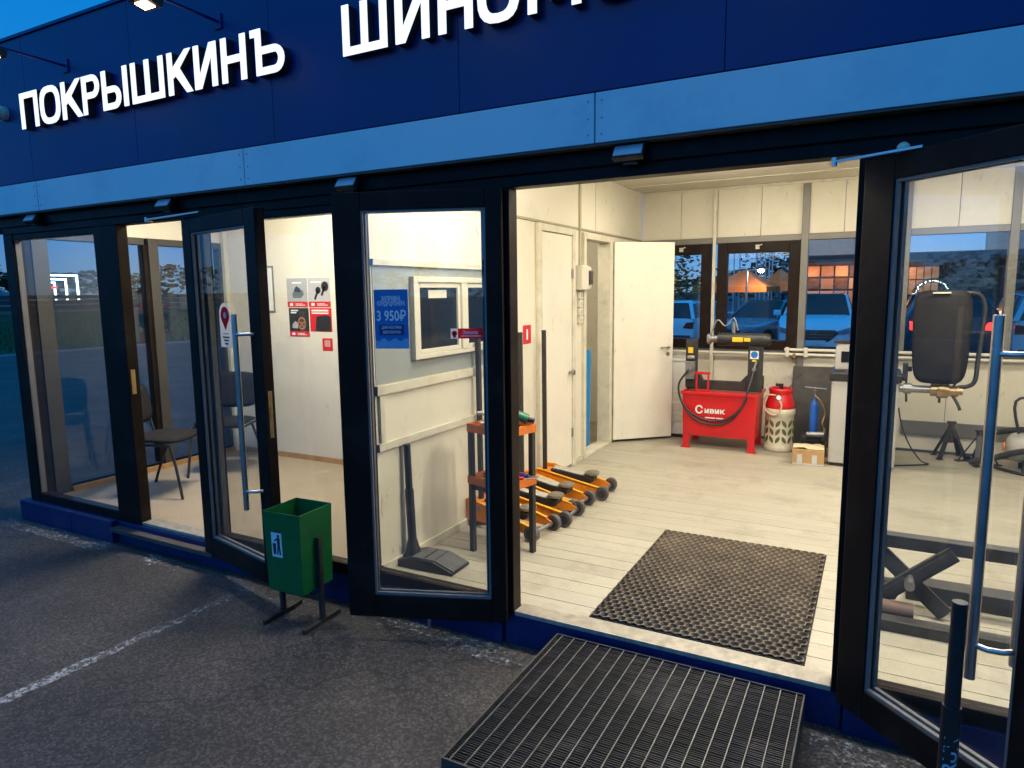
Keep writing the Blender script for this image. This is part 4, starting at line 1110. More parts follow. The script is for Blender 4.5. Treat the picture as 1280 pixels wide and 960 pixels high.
# store room contents
small('cardboard_box','open brown cardboard box in the store room','box',(-3.02,3.62,.002),R(8),lambda t:(MB().box(-.2,.2,-.2,.2,0,.52).build('carton', CARD, t, .003), MB().box(-.03,.03,-.201,-.2002,0,.52).build('tape', TAPE, t)))
small('cardboard_box','upper brown cardboard box stacked in the store room','box',(-3.03,3.63,.523),R(-4),lambda t:(MB().box(-.18,.18,-.19,.19,0,.36).build('carton', mat('light cardboard', (.5,.35,.17), .8, 0, .12, 6), t, .003),))
def f_sack(t):
    m = MB(); m.lathe([(.001,0),(.12,.005),(.14,.08),(.13,.2),(.1,.3),(.05,.36),(.03,.40)],(0,0,0),16)
    m.v=[(x+random.uniform(-.012,.012),y+random.uniform(-.012,.012),z) for x,y,z in m.v]
    m.build('bag', mat('striped sack', (.45,.42,.36), .9, 0, .4, 30), t)
small('sack','crumpled pale sack in the store room doorway','sack',(-2.74,3.44,.003),0,f_sack)
small('foam_sheet','upright blue sheet leaning just inside the store room','sheet',(-2.68,3.60,.003),R(8),lambda t:(MB().prism([(-.05,0),(-.025,0),(.035,1.0),(.01,1.0)],-.10,.10,'yz').build('sheet', BLUES, t, .002),))
small('shelf','dark wall shelf seen through the store room doorway','shelf',(-4.15,3.45,1.42),0,lambda t:(MB().box(0,.25,-.5,.5,0,.05).build('board', mat('dark shelf', (.10,.09,.08), .6), t),MB().box(0,.2,-.4,-.37,-.15,-.001).build('bracket', STEEL, t)))

# white cabinet behind the open inner door
t = thing('white_cabinet', 'white cabinet half hidden behind the open inner door', 'cabinet', (-2.02,4.60,0))
MB().box(-.23,.23,-.19,.22,.04,.84).build('case', WHITEC, t, .006)
MB().box(-.24,.24,-.20,.23,.841,.87).build('top', WHITEC, t, .004)
MB().box(.2302,.236,-.14,.17,.12,.74).build('side_panel', OFFW, t, .004)
for z in (.18,.30,.42): MB().box(-.2,.2,-.197,-.1905,z,z+.09).build('drawer', OFFW, t, .004)
MB().box(-.2,.2,-.16,.19,0,.04).build('base', BLKP, t)

# ------------------------------------------------------------------ red wheel rim machine
t = thing('rim_machine', 'red tank shaped tyre machine with black arms and a black cylinder on top', 'machine', (-1.36,4.22,0))
# local: x -.36..+.36 , y -.24..+.24
tank = MB()
v = [(-.352,-.225,.13),(.352,-.225,.13),(.352,.225,.13),(-.352,.225,.13),(-.36,-.24,.57),(.36,-.24,.57),(.36,.24,.57),(-.36,.24,.57)]
tank.add(v,[(3,2,1,0),(4,5,6,7),(0,1,5,4),(1,2,6,5),(2,3,7,6),(3,0,4,7)])
tank.build('tank', RED, t, .004)
MB().box(-.375,.375,-.258,-.236,.555,.585).box(-.375,.375,.236,.258,.555,.585).box(-.375,-.355,-.2355,.2355,.555,.585).box(.355,.375,-.2355,.2355,.555,.585).build('rim', RED, t, .003)
for sx in (-1,1):
    for sy in (-1,1):
        MB().prism([(sx*.352,.008),(sx*.292,.008),(sx*.282,.1295),(sx*.352,.1295)], sy*.213-.012, sy*.213+.012).build('leg', RED, t, .002)
        MB().box(sx*.322-.045,sx*.322+.045,sy*.213-.03,sy*.213+.03,0,.008).build('foot', RED, t)
MB().prism([(-.36,.586),(-.36,.74),(-.23,.74),(-.20,.68),(.17,.68),(.23,.75),(.39,.75),(.39,.62),(.36,.586)], -.06, .0).build('cross_plate', BLKM, t, .004)
MB().box(-.37,-.25,-.10,-.061,.60,1.10).build('upright', BLKM, t, .006)
MB().box(.245,.385,-.10,-.061,.59,1.04).build('upright', BLKM, t, .006)
MB().box(-.355,-.265,-.17,-.101,.70,.88).cyl((-.31,-.17,.80),(-.31,-.20,.80),.03,12).cyl((-.34,-.14,.92),(-.27,-.14,.92),.022,10).build('valve_block', STEEL, t, .003)
MB().box(-.345,-.295,-.1035,-.1005,.96,1.02).build('warning_label', YEL, t)
cy = MB().cyl((-.05,-.09,1.11),(.42,-.09,1.11),.062,20).cyl((.42,-.09,1.11),(.45,-.09,1.11),.062,20,0,.045).build('cylinder', BLKM, t)
for k in range(8): MB().cyl((-.045+.018*k,-.09,1.11),(-.036+.018*k,-.09,1.11),.066,18).build('thread_ring', BLKP, cy)
MB().cyl((-.12,-.09,1.11),(-.05,-.09,1.11),.035,14).cyl((-.15,-.09,1.11),(-.12,-.09,1.11),.055,14).box(-.15,-.13,-.15,-.03,1.08,1.14).build('chuck', STEEL, t)
MB().tube([(-.12,-.10,1.15),(-.06,-.1,1.30),(.02,-.1,1.24),(.10,-.1,1.32),(.14,-.1,1.20)],.008,6,0,4).cyl((.10,-.09,1.17),(.10,-.09,1.28),.02,10).build('wire_guard', STEEL, t)
MB().box(.10,.20,-.1565,-.153,1.09,1.135).box(.21,.27,-.1565,-.153,1.095,1.13).build('warning_label', YEL, cy)
MB().box(.265,.345,-.1035,-.1005,.92,1.00).build('safety_label', WHITEP, t)
MB().cyl((.305,-.104,.963),(.305,-.1055,.963),.033,18).build('safety_mark', BLUEP, t)
MB().box(.285,.325,-.1035,-.1005,.893,.912).build('warning_label', YEL, t)
MB().box(-.23,-.215,-.235,-.215,.59,.76).box(-.115,-.10,-.235,-.215,.59,.76).box(-.2145,-.1155,-.235,-.215,.59,.606).box(-.24,-.09,-.24,-.21,.761,.785).build('bracket', RED, t, .002)
for k,(dz,dx) in enumerate(((0,0),(.035,.02))):
    MB().tube([(-.31,-.19,.80),(-.395,-.25,.66),(-.37,-.265,.50),(-.26,-.275,.37-dz),(-.08,-.275,.30-dz),(.10,-.27,.335-dz),(.23,-.27,.46),(.29,-.22,.66+dx),(.31,-.12,.82)],.011,8,0,5).build('hose', BLKP, t)
MB().cyl((.31,-.101,.82),(.31,-.15,.82),.018,10).cyl((.31,-.12,.82),(.33,-.12,.90),.012,8).build('hose_fitting', SILVER, t)
lt = MB(); put_text(lt,'С',-.19,.405,0,.11,.075,0,.003); put_text(lt,'ивик',-.035,.393,0,.078,.20,0,.002)
lt.box(-.13,-.03,-.0004,.0004,.318,.330); lt.box(-.02,.05,-.0004,.0004,.318,.330)
o = lt.build('logo', WHITEP, t)
o.matrix_local = Matrix.Translation((0,-.2268,0)) @ Matrix.Translation((0,-.0,.13)) @ Matrix.Rotation(math.atan2(.015,.44),4,'X') @ Matrix.Translation((0,0,-.13))

# ------------------------------------------------------------------ gas cylinder
t = thing('gas_cylinder', 'cream gas cylinder with slotted casing and red shoulder beside the red machine', 'gas cylinder', (-.815,4.27,0))
MB().lathe([(.001,0),(.135,0),(.142,.02),(.142,.05),(.134,.06),(.134,.36),(.143,.375),(.143,.42),(.135,.43)],(0,0,0),32).build('casing', CREAMB, t)
for k in range(14):
    for row,z in enumerate((.10,.18,.26)):
        a = 2*math.pi*(k+.5)/14; tl = .5 if k%2 else -.5
        M_ = Matrix.Rotation(a,4,'Z') @ Matrix.Translation((.1345,0,z+.025)) @ Matrix.Rotation(tl,4,'X')
        m = MB().prism([(0,-.042),(.014,-.018),(.017,0),(.014,.018),(0,.042),(-.014,.018),(-.017,0),(-.014,-.018)], -.002, .0025, 'yz', 0, M_)
        m.build('slot', OLIVE, t)
MB().lathe([(.132,.425),(.137,.44),(.137,.47),(.122,.52),(.108,.56),(.104,.58),(.114,.60),(.114,.625),(.10,.63),(.09,.60),(.001,.58)],(0,0,0),32).build('shoulder', RED, t)
MB().cyl((0,0,.58),(0,0,.66),.02,12).box(-.05,.02,-.015,.015,.645,.67).cyl((0,-.12,.55),(0,-.145,.55),.028,16).build('valve', BLKP, t)
MB().cyl((0,-.1455,.55),(0,-.148,.55),.024,16).build('gauge_face', WHITEP, t)
MB().tube([(.0,-.13,.53),(.03,-.16,.46),(-.02,-.17,.38),(-.10,-.15,.40),(-.145,-.09,.46),(-.12,-.12,.56),(-.03,-.13,.57)],.008,8,0,5).build('hose', mat('pink hose', (.55,.35,.25), .5), t)
MB().tube([(.05,-.02,.60),(.1,.02,.66),(.12,.08,.72),(.18,.12,.76)],.006,6,0,4).build('lead', BLKP, t)

# leaning board, bottle jack, carton
t = tag(MB().prism([(-.02,0),(.0,0),(.20,.80),(.18,.80)],-.20,.20,'yz').build('leaning_board', mat('scuffed dark board', (.035,.03,.027), .6, 0, .3, 6, .1, 40, dirt=(.12,.1,.08), dirt_amt=.5, dirt_scale=5), None, .002, (-.56,4.58,0)), 'dark board leaning on the rear wall beside the gas cylinder', 'board')
t = thing('spray_stand', 'blue bottle with a valve on a low dark base before the board', 'bottle', (-.50,4.22,0))
MB().box(-.14,.12,-.10,.10,0,.12).box(-.10,.08,-.07,.07,.121,.19).build('base', BLKM, t, .01)
MB().cyl((-.05,-.08,.205),(.1,-.08,.215),.03,12).build('motor', STEEL, t)
MB().lathe([(.001,.19),(.036,.192),(.038,.21),(.038,.48),(.03,.51),(.014,.53),(.014,.56)],(0,0,0),20).build('bottle', BLUEB, t)
MB().cyl((0,0,.56),(0,0,.66),.006,8).cyl((-.09,0,.655),(.10,0,.645),.007,8).cyl((0,0,.62),(0,0,.645),.018,10).build('valve', STEEL, t)
MB().tube([(.0,-.02,.585),(.06,-.03,.52),(.10,-.02,.42),(.08,-.05,.32),(.10,-.04,.27)],.009,8,0,4).cyl((.10,-.04,.27),(.10,-.05,.22),.014,8).build('hose', BRASS, t)
t = thing('carton', 'brown cardboard carton with silver tape in front of the board', 'box', (-.505,3.83,0), R(3))
MB().box(-.135,.135,-.11,.11,0,.145).build('box_body', CARD, t, .004)
for x in (-.07,.055): MB().box(x-.022,x+.022,-.1125,-.1103,.02,.10).build('tape', TAPE, t)
MB().box(-.13,.13,-.112,-.1103,.004,.018).build('tape', TAPE, t)
m = MB(); n = 8
v = [(-.13+.26*i/n,-.10+.20*j/n,.147+.018*random.random()) for i in range(n+1) for j in range(n+1)]
m.add(v,[(i*(n+1)+j,i*(n+1)+j+1,(i+1)*(n+1)+j+1,(i+1)*(n+1)+j) for i in range(n) for j in range(n)]).build('crumpled_flap', mat('paper flap', (.6,.48,.30), .8), t)

# ------------------------------------------------------------------ wheel balancer
t = thing('wheel_balancer', 'grey wheel balancer with a tall dark raised hood beside the door', 'machine', (-.08,4.05,0))
MB().box(-.26,.27,-.25,.25,.03,.78).build('cabinet', GREYC, t, .012)
MB().box(-.24,.25,-.23,.23,0,.03).build('base', BLKP, t)
MB().box(-.28,.29,-.27,.27,.781,.86).build('tray', BLKP, t, .015)
for k,x in enumerate((-.2,-.08,.05,.17)): MB().cyl((x,-.15,.861),(x,-.15,.868),.045,16).build('weight_pocket', BLKM, t)
MB().prism([(-.25,.86),(-.25,1.06),(-.235,1.10),(-.02,1.10),(-.02,.86)],-.05,.05).build('display_column', GREYC, t, .01)
MB().box(-.265,-.0,-.06,.06,1.101,1.13).build('display_cap', BLKP, t, .005)
MB().box(-.20,-.09,-.054,-.051,.93,1.03).build('screen', DGLASS, t)
MB().box(.291,.33,-.2,-.08,.80,.95).cyl((.33,-.14,.90),(.36,-.14,.90),.022,12).cyl((.30,-.22,.84),(.30,-.25,.84),.016,10).bar((.32,-.2,.80),(.33,-.2,.62),.018,.014).build('gauge_arm', BLKM, t, .004)
MB().cyl((.271,-.22,.74),(.50,-.22,.74),.032,18).cyl((.30,-.22,.74),(.36,-.22,.74),.045,18).build('shaft', STEEL, t)
MB().cyl((.50,-.22,.74),(.55,-.22,.74),.055,20).cyl((.55,-.22,.74),(.63,-.22,.735),.072,20,0,.06).cyl((.63,-.22,.735),(.70,-.22,.735),.045,18).cyl((.70,-.22,.735),(.73,-.22,.735),.03,14).build('clamp_nut', BRASS, t)
MB().tube([(.66,-.22,.70),(.70,-.24,.63),(.72,-.25,.58)],.013,8,0,3).cyl((.57,-.22,.67),(.57,-.22,.63),.01,8).tube([(.66,-.22,.77),(.70,-.22,.85)],.01,8).build('clamp_lever', BLKM, t)
# hood: curved rounded panel
hm = MB(); nu, nv = 16, 18; top = []; bot = []
HX0,HX1,HZ0,HZ1 = .335,.765,.80,1.575
for i in range(nu+1):
    for j in range(nv+1):
        u = -1+2*i/nu; vq = -1+2*j/nv
        k = (abs(u)**6+abs(vq)**6)**(1/6); mx = max(abs(u),abs(vq)); s_ = mx/k if k > 0 else 1
        uu, v2 = u*s_, vq*s_
        tap = 1-.12*(-v2*.5+.5)**2
        x = (HX0+HX1)/2 + uu*(HX1-HX0)/2*tap; z = (HZ0+HZ1)/2 + v2*(HZ1-HZ0)/2
        y = -.30 + .10*(v2*.5+.5)**2 + .05*uu*uu + .07*max(0,v2-.85)*6*.15
        top.append((x,y,z)); bot.append((x,y+.035*(1-mx**10)+.004,z))
N = len(top); f = []
for i in range(nu):
    for j in range(nv):
        a = i*(nv+1)+j; q = (a,a+1,a+nv+2,a+nv+1)
        f.append(q); f.append(tuple(N+k for k in q[::-1]))
per = [i*(nv+1) for i in range(nu+1)]+[nu*(nv+1)+j for j in range(1,nv+1)]+[i*(nv+1)+nv for i in range(nu-1,-1,-1)]+[j for j in range(nv-1,0,-1)]
for a,b in zip(per, per[1:]+per[:1]): f.append((a,b,N+b,N+a))
hd = hm.add(top+bot,f,0,True).build('hood', mat('worn brown black plastic', (.013,.010,.008), .6, 0, .25, 8, .1, 40, .2, dirt=(.03,.025,.02), dirt_amt=.5, dirt_scale=4), t)
MB().box(.47,.60,-.225,-.205,1.545,1.56).build('grip_label', OFFW, hd, .003)
MB().tube([(.70,-.15,.76),(.78,-.14,.775),(.82,-.14,.83),(.83,-.12,1.0),(.85,-.10,1.3),(.85,-.10,1.44),(.81,-.11,1.53),(.72,-.13,1.55),(.6,-.14,1.55)],.018,10,0,5).build('hood_arm', BLKM, t)
t = tag(MB().tube([(.20,3.94,.55),(.23,3.92,.40),(.30,3.98,.22),(.40,4.10,.06),(.47,4.2,.012),(.40,4.14,.01),(.25,4.05,.01),(.16,4.0,.01)],.006,6,0,6).build('power_cable', BLKP), 'thin black cable hanging from the wheel balancer to the floor', 'cable')

# ------------------------------------------------------------------ jack stands, compressor, hoses
def stand(loc, rz, label, h=.32):
    t = thing('jack_stand', label, 'jack stand', loc, rz, 'dark jack stands')
    MB().cyl((0,0,h*.45),(0,0,h),.026,12).box(-.035,.035,-.02,.02,h,h+.02).build('column', BLKM, t)
    for k in range(4):
        a = math.pi/4+k*math.pi/2
        MB().bar((.012*math.cos(a),.012*math.sin(a),h*.9),(.15*math.cos(a),.15*math.sin(a),.012),.04,.012).box(.15*math.cos(a)-.025,.15*math.cos(a)+.025,.15*math.sin(a)-.025,.15*math.sin(a)+.025,0,.011).build('leg', BLKM, t)
    return t
stand((.66,4.60,0), R(10), 'dark steel jack stand nearest the wheel balancer by the rear wall', .33)
stand((.87,4.47,0), R(35), 'dark steel jack stand nearest the compressor', .29)
t = thing('air_compressor', 'grey and orange air compressor at the right of the rear wall', 'compressor', (1.32,4.35,0))
m = MB().cyl((-.2,0,.20),(.3,0,.20),.13,24)
m.lathe([(.13,0),(.12,.03),(.08,.06),(.001,.075)],(0,0,0),24,0,Matrix.Translation((-.2,0,.20)) @ Matrix.Rotation(R(-90),4,'Y'))
m.build('tank', GREYC, t)
MB().cyl((-.279,0,.20),(-.29,0,.20),.04,16).cyl((-.14,-.128,.2),(-.14,-.15,.2),.035,14).build('port', ORANGE, t)
MB().cyl((-.1,0,.45),(.2,0,.45),.085,18).box(-.12,.02,-.07,.07,.37,.56).build('motor', ORANGE, t, .005)
MB().box(-.15,.28,-.08,.08,.335,.352).build('mount', BLKM, t)
MB().tube([(-.2,-.1,.34),(-.24,-.1,.62),(-.05,-.1,.66),(.25,-.1,.66)],.012,8,0,4).build('handle', BLKM, t)
for sx in (-.14,.22):
    for sy in (-.09,.09): MB().cyl((sx,sy,.10),(sx,sy,0),.018,10).build('foot', RUBBER, t)
for i,(pts,lb) in enumerate((
    ([(.86,4.62,.02),(.93,4.55,.24),(1.06,4.45,.32),(1.25,4.35,.36),(1.5,4.3,.30)], 'thick black hose arching over to the compressor'),
    ([(.78,4.25,.05),(.95,4.2,.12),(1.1,4.12,.20),(1.3,4.0,.27),(1.5,3.95,.24)], 'thick black hose lying low in front of the compressor'),
    ([(.80,4.55,.03),(.98,4.3,.015),(1.2,4.08,.015),(1.5,3.9,.02)], 'black hose trailing along the floor'))):
    tag(MB().tube(pts,.026 if i < 2 else .014,10,0,6).build('air_hose', RUBBER), lb, 'hose', 'hoses by the compressor')

# ------------------------------------------------------------------ scissor lift behind the right hand door
t = thing('scissor_lift', 'dark low scissor lift frame on the floor behind the right hand door', 'lift', (0,0,0))
LIFT = mat('lift grey paint', (.045,.043,.04), .5, .2, .3, 8, .1, 50, dirt=(.12,.1,.07), dirt_amt=.5, dirt_scale=6)
MB().box(-.02,1.45,.86,.93,.32,.385).build('top_beam', LIFT, t, .004)
MB().box(-.02,1.45,1.52,1.56,.32,.345).build('top_beam', LIFT, t, .004) if False else None
MB().box(-.05,1.5,.60,.68,.001,.055).build('base_beam', LIFT, t, .004)
MB().box(.2,1.5,1.02,1.12,.001,.09).build('base_beam', LIFT, t, .004)
MB().box(.2,1.5,1.20,1.25,.001,.05).build('base_beam', LIFT, t, .004)
for y0_,(xa,za),(xb,zb) in ((.895,(.02,.33),(.36,.03)),(.86,(.38,.335),(.03,.04)),(.895,(1.0,.33),(1.35,.03)),(.86,(1.35,.33),(1.0,.03))):
    MB().bar((xa,y0_,za),(xb,y0_-.05,zb),.075,.028,0,(0,1,0)).bar((xa,y0_-.018,za),(xb,y0_-.068,zb),.045,.004,0,(0,1,0)).build('scissor_arm', LIFT, t, .004)
MB().cyl((.20,.74,.18),(.20,.92,.18),.022,14).build('pivot_pin', STEEL, t)
MB().cyl((.20,.70,.23),(.20,.74,.23),.012,10).build('grease_nipple', SILVER, t)
MB().box(-.05,.16,.92,1.0,.02,.12).build('hydraulic_unit', BLKM, t, .02)
MB().cyl((.02,.72,.06),(.22,.72,.06),.045,16).build('ram', mat('rusty primer', (.12,.07,.05), .65, 0, .3), t)

# ------------------------------------------------------------------ cars behind the workshop
TYRE = mat('tyre rubber', (.015,.015,.015), .8)
CHROME = mat('chrome', (.5,.5,.5), .15, 1)
LAMPC = mat('headlight lens', (.28,.30,.32), .12, 0, .2, 20)
REDLAMP = mat('tail lens', (.22,.01,.01), .2)
def car(label, loc, rz, paint, kind='suv', lit_tail=False, lit_head=False):
    """local: front towards -y, wheels on z=0"""
    t = thing('parked_car', label, 'car', loc, rz, 'cars in the street')
    if kind == 'suv':   L, W, H, hb, hc = 4.45,.92,1.65,1.06,1.10
    elif kind == 'hatch': L, W, H, hb, hc = 4.05,.87,1.47,.94,.98
    else:               L, W, H, hb, hc = 4.5,.90,1.46,.90,.95
    h2 = L/2
    if kind == 'sedan':
        stn = [(-h2,.62,.60,.62),(-h2+.12,.72,.86,.74),(-h2+.5,hb-.16,.97,.78),(-.75,hb,1,.80),(-.05,hb+.02,1,None),(.75,hb+.03,1,None),(1.35,hb+.06,1,.78),(h2-.12,hb+.02,.94,.74),(h2,.78,.86,.6)]
        roof = {4:(H-.02,.66),5:(H-.04,.66)}
    else:
        stn = [(-h2,.66,.66,.64),(-h2+.10,.80,.88,.74),(-h2+.5,hb-.12,.97,.80),(-.95,hb,1,.82),(-.25,hb+.02,1,None),(1.0,hb+.04,1,None),(h2-.35,hb+.06,.99,None),(h2-.03,hb+.0,.95,.80),(h2,.75,.90,.7)]
        roof = {4:(H-.02,.70),5:(H,.70),6:(H-.06,.66)}
    rings = []
    for i,(y,zb,wf,wt) in enumerate(stn):
        w = W*wf; z0 = .30 if 0 < i < len(stn)-1 else .36
        if i in roof: zt, tw = roof[i][0], W*roof[i][1]
        else: zt, tw = zb+.035, W*wt
        half = [(w*.90,z0),(w,z0+.20),(w,(z0+zb)/2+.1),(w*.97,zb),(tw+(w*.95-tw)*.08,zt-.05),(tw*.86,zt)]
        if i not in roof: half[4] = (tw+.04, zb+.02)
        rings.append([(x,y,z) for x,z in half]+[(-x,y,z) for x,z in half[::-1]])
    n = 12; body = MB(); ws = MB(); rw = MB(); sw = [MB(),MB()]
    V = [p for r in rings for p in r]
    rf = sorted(roof); first, last = rf[0], rf[-1]
    gi = []
    for i in range(len(rings)-1):
        for k in range(n):
            kk = (k+1)%n
            q = [V[i*n+k],V[i*n+kk],V[(i+1)*n+kk],V[(i+1)*n+k]]
            tgt = body
            if i == first-1 and k in (4,5,6): tgt = ws
            elif i == last and k in (4,5,6): tgt = rw
            elif first <= i < last and k in (3,7): tgt = sw[0 if k == 3 else 1]
            elif i in (first-1,last) and k in (3,7): tgt = sw[0 if k==3 else 1]
            tgt.add(q, [(0,1,2,3)], 0, True)
    body.add(rings[0],[list(range(n))]); body.add(rings[-1],[list(range(n))[::-1]])
    bo = body.build('body', paint, t, weld=True)
    ed = bo.modifiers.new('edges','EDGE_SPLIT'); ed.split_angle = R(38)
    for nm_, mb_ in (('windshield', ws), ('rear_window', rw), ('side_window', sw[0]), ('side_window', sw[1])): mb_.build(nm_, DGLASS, t, weld=True)
    # pillars
    for s_ in (-1,1):
        for i in (first,):
            a = V[(i-1)*n+(4 if s_ > 0 else 7)]; b_ = V[i*n+(4 if s_ > 0 else 7)]
            MB().bar(a,b_,.06,.05).build('pillar', paint, t)
        a = V[last*n+(4 if s_ > 0 else 7)]; b_ = V[(last+1)*n+(3 if s_ > 0 else 8)]
        MB().bar(a,b_,.10,.06).build('pillar', paint, t)
        ym = (stn[first][0]+stn[last][0])/2
        MB().bar((s_*W*.97,ym,stn[first][1]),(s_*W*.74,ym,H-.06),.08,.03).build('pillar', BLKP, t)
        MB().box(s_*W*.98,s_*(W*.98+.20),stn[3][0]+.22,stn[3][0]+.32,hb+.0,hb+.15).build('mirror', paint, t, .03) if s_ > 0 else MB().box(-(W*.98+.20),-W*.98,stn[3][0]+.22,stn[3][0]+.32,hb+.0,hb+.15).build('mirror', paint, t, .03)
        y0_ = -h2
        zl = stn[1][1]-.06
        MB().prism([(s_*W*.48,zl-.02),(s_*W*.86,zl+.09),(s_*W*.90,zl-.02),(s_*W*.60,zl-.11)], y0_+.0, y0_+.28).build('headlight', emis('lit headlamp', (1,.95,.85), 25) if lit_head else LAMPC, t, .01)
        zt = stn[-2][1]-.14
        MB().prism([(s_*W*.58,zt-.10),(s_*W*.93,zt-.12),(s_*W*.94,zt+.08),(s_*W*.70,zt+.06)], h2-.16, h2+.012).build('tail_light', emis('lit tail lamp', (1,.03,.02), 5) if lit_tail else REDLAMP, t, .01)
        for yy in (-h2+.82, h2-.80):
            w = MB().cyl((s_*(W-.20),yy,.33),(s_*(W+.005),yy,.33),.33,28).build('wheel', TYRE, t)
            MB().cyl((s_*(W+.0),yy,.33),(s_*(W+.012),yy,.33),.21,20).build('rim', STEEL, w)
    zg = stn[1][1]-.12
    gg = MB().prism([(-W*.50,zg+.08),(W*.50,zg+.08),(W*.60,zg),(W*.36,zg-.20),(-W*.36,zg-.20),(-W*.60,zg)], -h2-.015, -h2+.16).build('grille', BLKP, t, .008)
    for k in range(3):
        MB().box(-W*(.50-.04*k),W*(.50-.04*k),-h2-.022,-h2-.016,zg+.03-.07*k,zg+.045-.07*k).build('grille_bar', CHROME, gg)
    for k in range(4):
        m_ = MB(); c0 = -.12+.08*k
        for j in range(14):
            a0,a1 = 2*math.pi*j/14,2*math.pi*(j+1)/14
            m_.add([(c0+.05*math.cos(a0),-h2-.026,zg+.03+.05*math.sin(a0)),(c0+.05*math.cos(a1),-h2-.026,zg+.03+.05*math.sin(a1)),(c0+.038*math.cos(a1),-h2-.026,zg+.03+.038*math.sin(a1)),(c0+.038*math.cos(a0),-h2-.026,zg+.03+.038*math.sin(a0))],[(0,1,2,3)])
        if kind == 'suv' and k in (1,2): m_.build('emblem_ring', CHROME, gg)
    MB().prism([(-W*.92,.38),(W*.92,.38),(W*.80,.24),(-W*.80,.24)], -h2+.01, -h2+.3).build('bumper_lip', BLKP, t, .01)
    MB().box(-W*.85,W*.85,h2-.18,h2+.02,.32,.50).build('rear_bumper', BLKP, t, .02)
    MB().box(-.26,.26,-h2-.03,-h2-.005,.40,.51).build('licence_plate', WHITEP, t)
    MB().box(-.26,.26,h2+.0,h2+.022,.60,.71).build('licence_plate', WHITEP, t)
    MB().cyl((0,h2-.004,.86),(0,h2+.012,.86),.055,16).build('emblem', CHROME, t)
    if kind != 'sedan':
        for s_ in (-1,1): MB().bar((s_*W*.66,-.1,H+.02),(s_*W*.64,h2-.6,H+.0),.03,.03).build('roof_rail', BLKP, t)
    return t
def paint(name, c): return mat(name, c, .25, 0, .03, 2, 0, 80, .5, .6)
PW = paint('white car paint', (.88,.89,.90)); PB = paint('pale blue car paint', (.72,.78,.82)); PG = paint('grey car paint', (.20,.215,.24)); PD = paint('dark plum car paint', (.05,.035,.06))
car('white crossover parked nose first behind the middle rear window', (-1.45,17.6,GZ), R(2), PW, 'suv')
car('grey sedan parked nose first beyond the black framed rear window', (-3.0,19.0,GZ), R(-22), PG, 'sedan')
car('white hatchback seen from behind through the left rear window', (-5.1,18.5,GZ), R(172), PW, 'hatch')
car('dark plum car with glowing red tail lamps behind the raised hood', (1.35,17.5,GZ), R(184), PD, 'suv', True)
car('white crossover seen from behind at the right rear window', (3.25,16.2,GZ), R(181), PB, 'suv')
car('pale crossover parked at the far right of the rear windows', (5.5,17.8,GZ), R(179), PW, 'suv')
car('dark car with lit headlamps driving on the road at the far left', (-38,14.2,1.0), R(150), PG, 'sedan', False, True)

# ------------------------------------------------------------------ restaurant, parasols, flagpoles
WOODL = mat('lit wood cladding', (.42,.17,.05), .55, 0, .25, 4)
DARKR = mat('dark roof edge', (.05,.045,.045), .6)
WARMW = emis('warm lit window', (1,.45,.17), .26)
WARMD = emis('dim lit window', (1,.40,.16), .10)
WARM2 = emis('amber lit panel', (1,.42,.08), 1.0)
rb = thing('restaurant', 'wood clad restaurant with warm lit windows across the car park', 'restaurant', (0,34,GZ))
MB().box(-3.4,7.5,0,8,0,3.0).build('wall', mat('brown cladding', (.12,.075,.045), .7, 0, .2, 3), rb)
MB().box(-3.7,7.8,-.9,8.2,3.0,3.35).build('roof_edge', DARKR, rb)
MB().box(-3.4,-.5,-.3,.0,3.36,5.2).build('roof_screen', mat('pale roof screen', (.40,.39,.36), .6), rb)
MB().box(4.0,7.6,-.3,.0,3.36,5.4).build('roof_screen', MATS['pale roof screen'], rb)
k = 0
for x in [-3.2+.62*i for i in range(5)]:
    for z in (.9,1.75,2.35):
        w = MB().box(x,x+.56,-.06,-.01,z,z+.5 if z > 1.5 else z+.75).build('window', random.choice([WARMW, WOODL, WOODL, WARMD]) if z > 1.5 else random.choice([WARMW, WARMD]), rb); k += 1
        MB().box(x-.02,x,-.08,-.061,z,z+.5).box(x+.56,x+.58,-.08,-.061,z,z+.5).build('frame', DARKR, w)
MB().box(-.05,1.0,-.35,-.02,.0,2.95).build('lit_pier', WARM2, rb) if False else MB().box(-.05,1.0,-.35,-.02,.0,2.95).build('pier', mat('orange cladding', (.60,.20,.03), .5), rb)
MB().box(-.2,1.1,-.75,-.36,2.85,2.98).build('canopy_light', emis('canopy strip', (.7,.85,1), 3), rb)
for x in (-.1,.25): MB().lathe([(.001,.1),(.07,.07),(.1,0),(.07,-.07),(.001,-.1)],(x,-.5,2.25),12).build('globe_lamp', emis('globe lamp', (1,.75,.42), 14), rb)
for x in (1.15,1.45,1.75,2.05):
    w = MB().box(x,x+.27,-.06,-.01,1.1,2.1).build('window', WARMW, rb); MB().box(x,x+.27,-.06,-.01,2.15,2.7).build('window', WARMW, rb)
    MB().box(x-.02,x,-.08,-.061,1.1,2.7).build('frame', DARKR, w)
for i in range(4):
    ld = bpy.data.lights.new('cladding_light','POINT'); ld.energy = 12; ld.color = (1,.55,.25); ld.shadow_soft_size = .1
    lo = bpy.data.objects.new('cladding_light', ld); COL.objects.link(lo); lo.parent = rb; lo.location = (-3+1.35*i,-.6,2.5)
t = thing('garden_arch', 'green garland arch with small white lights before the lit window', 'arch', (1.95,31.5,GZ))
m = MB(); lt = MB()
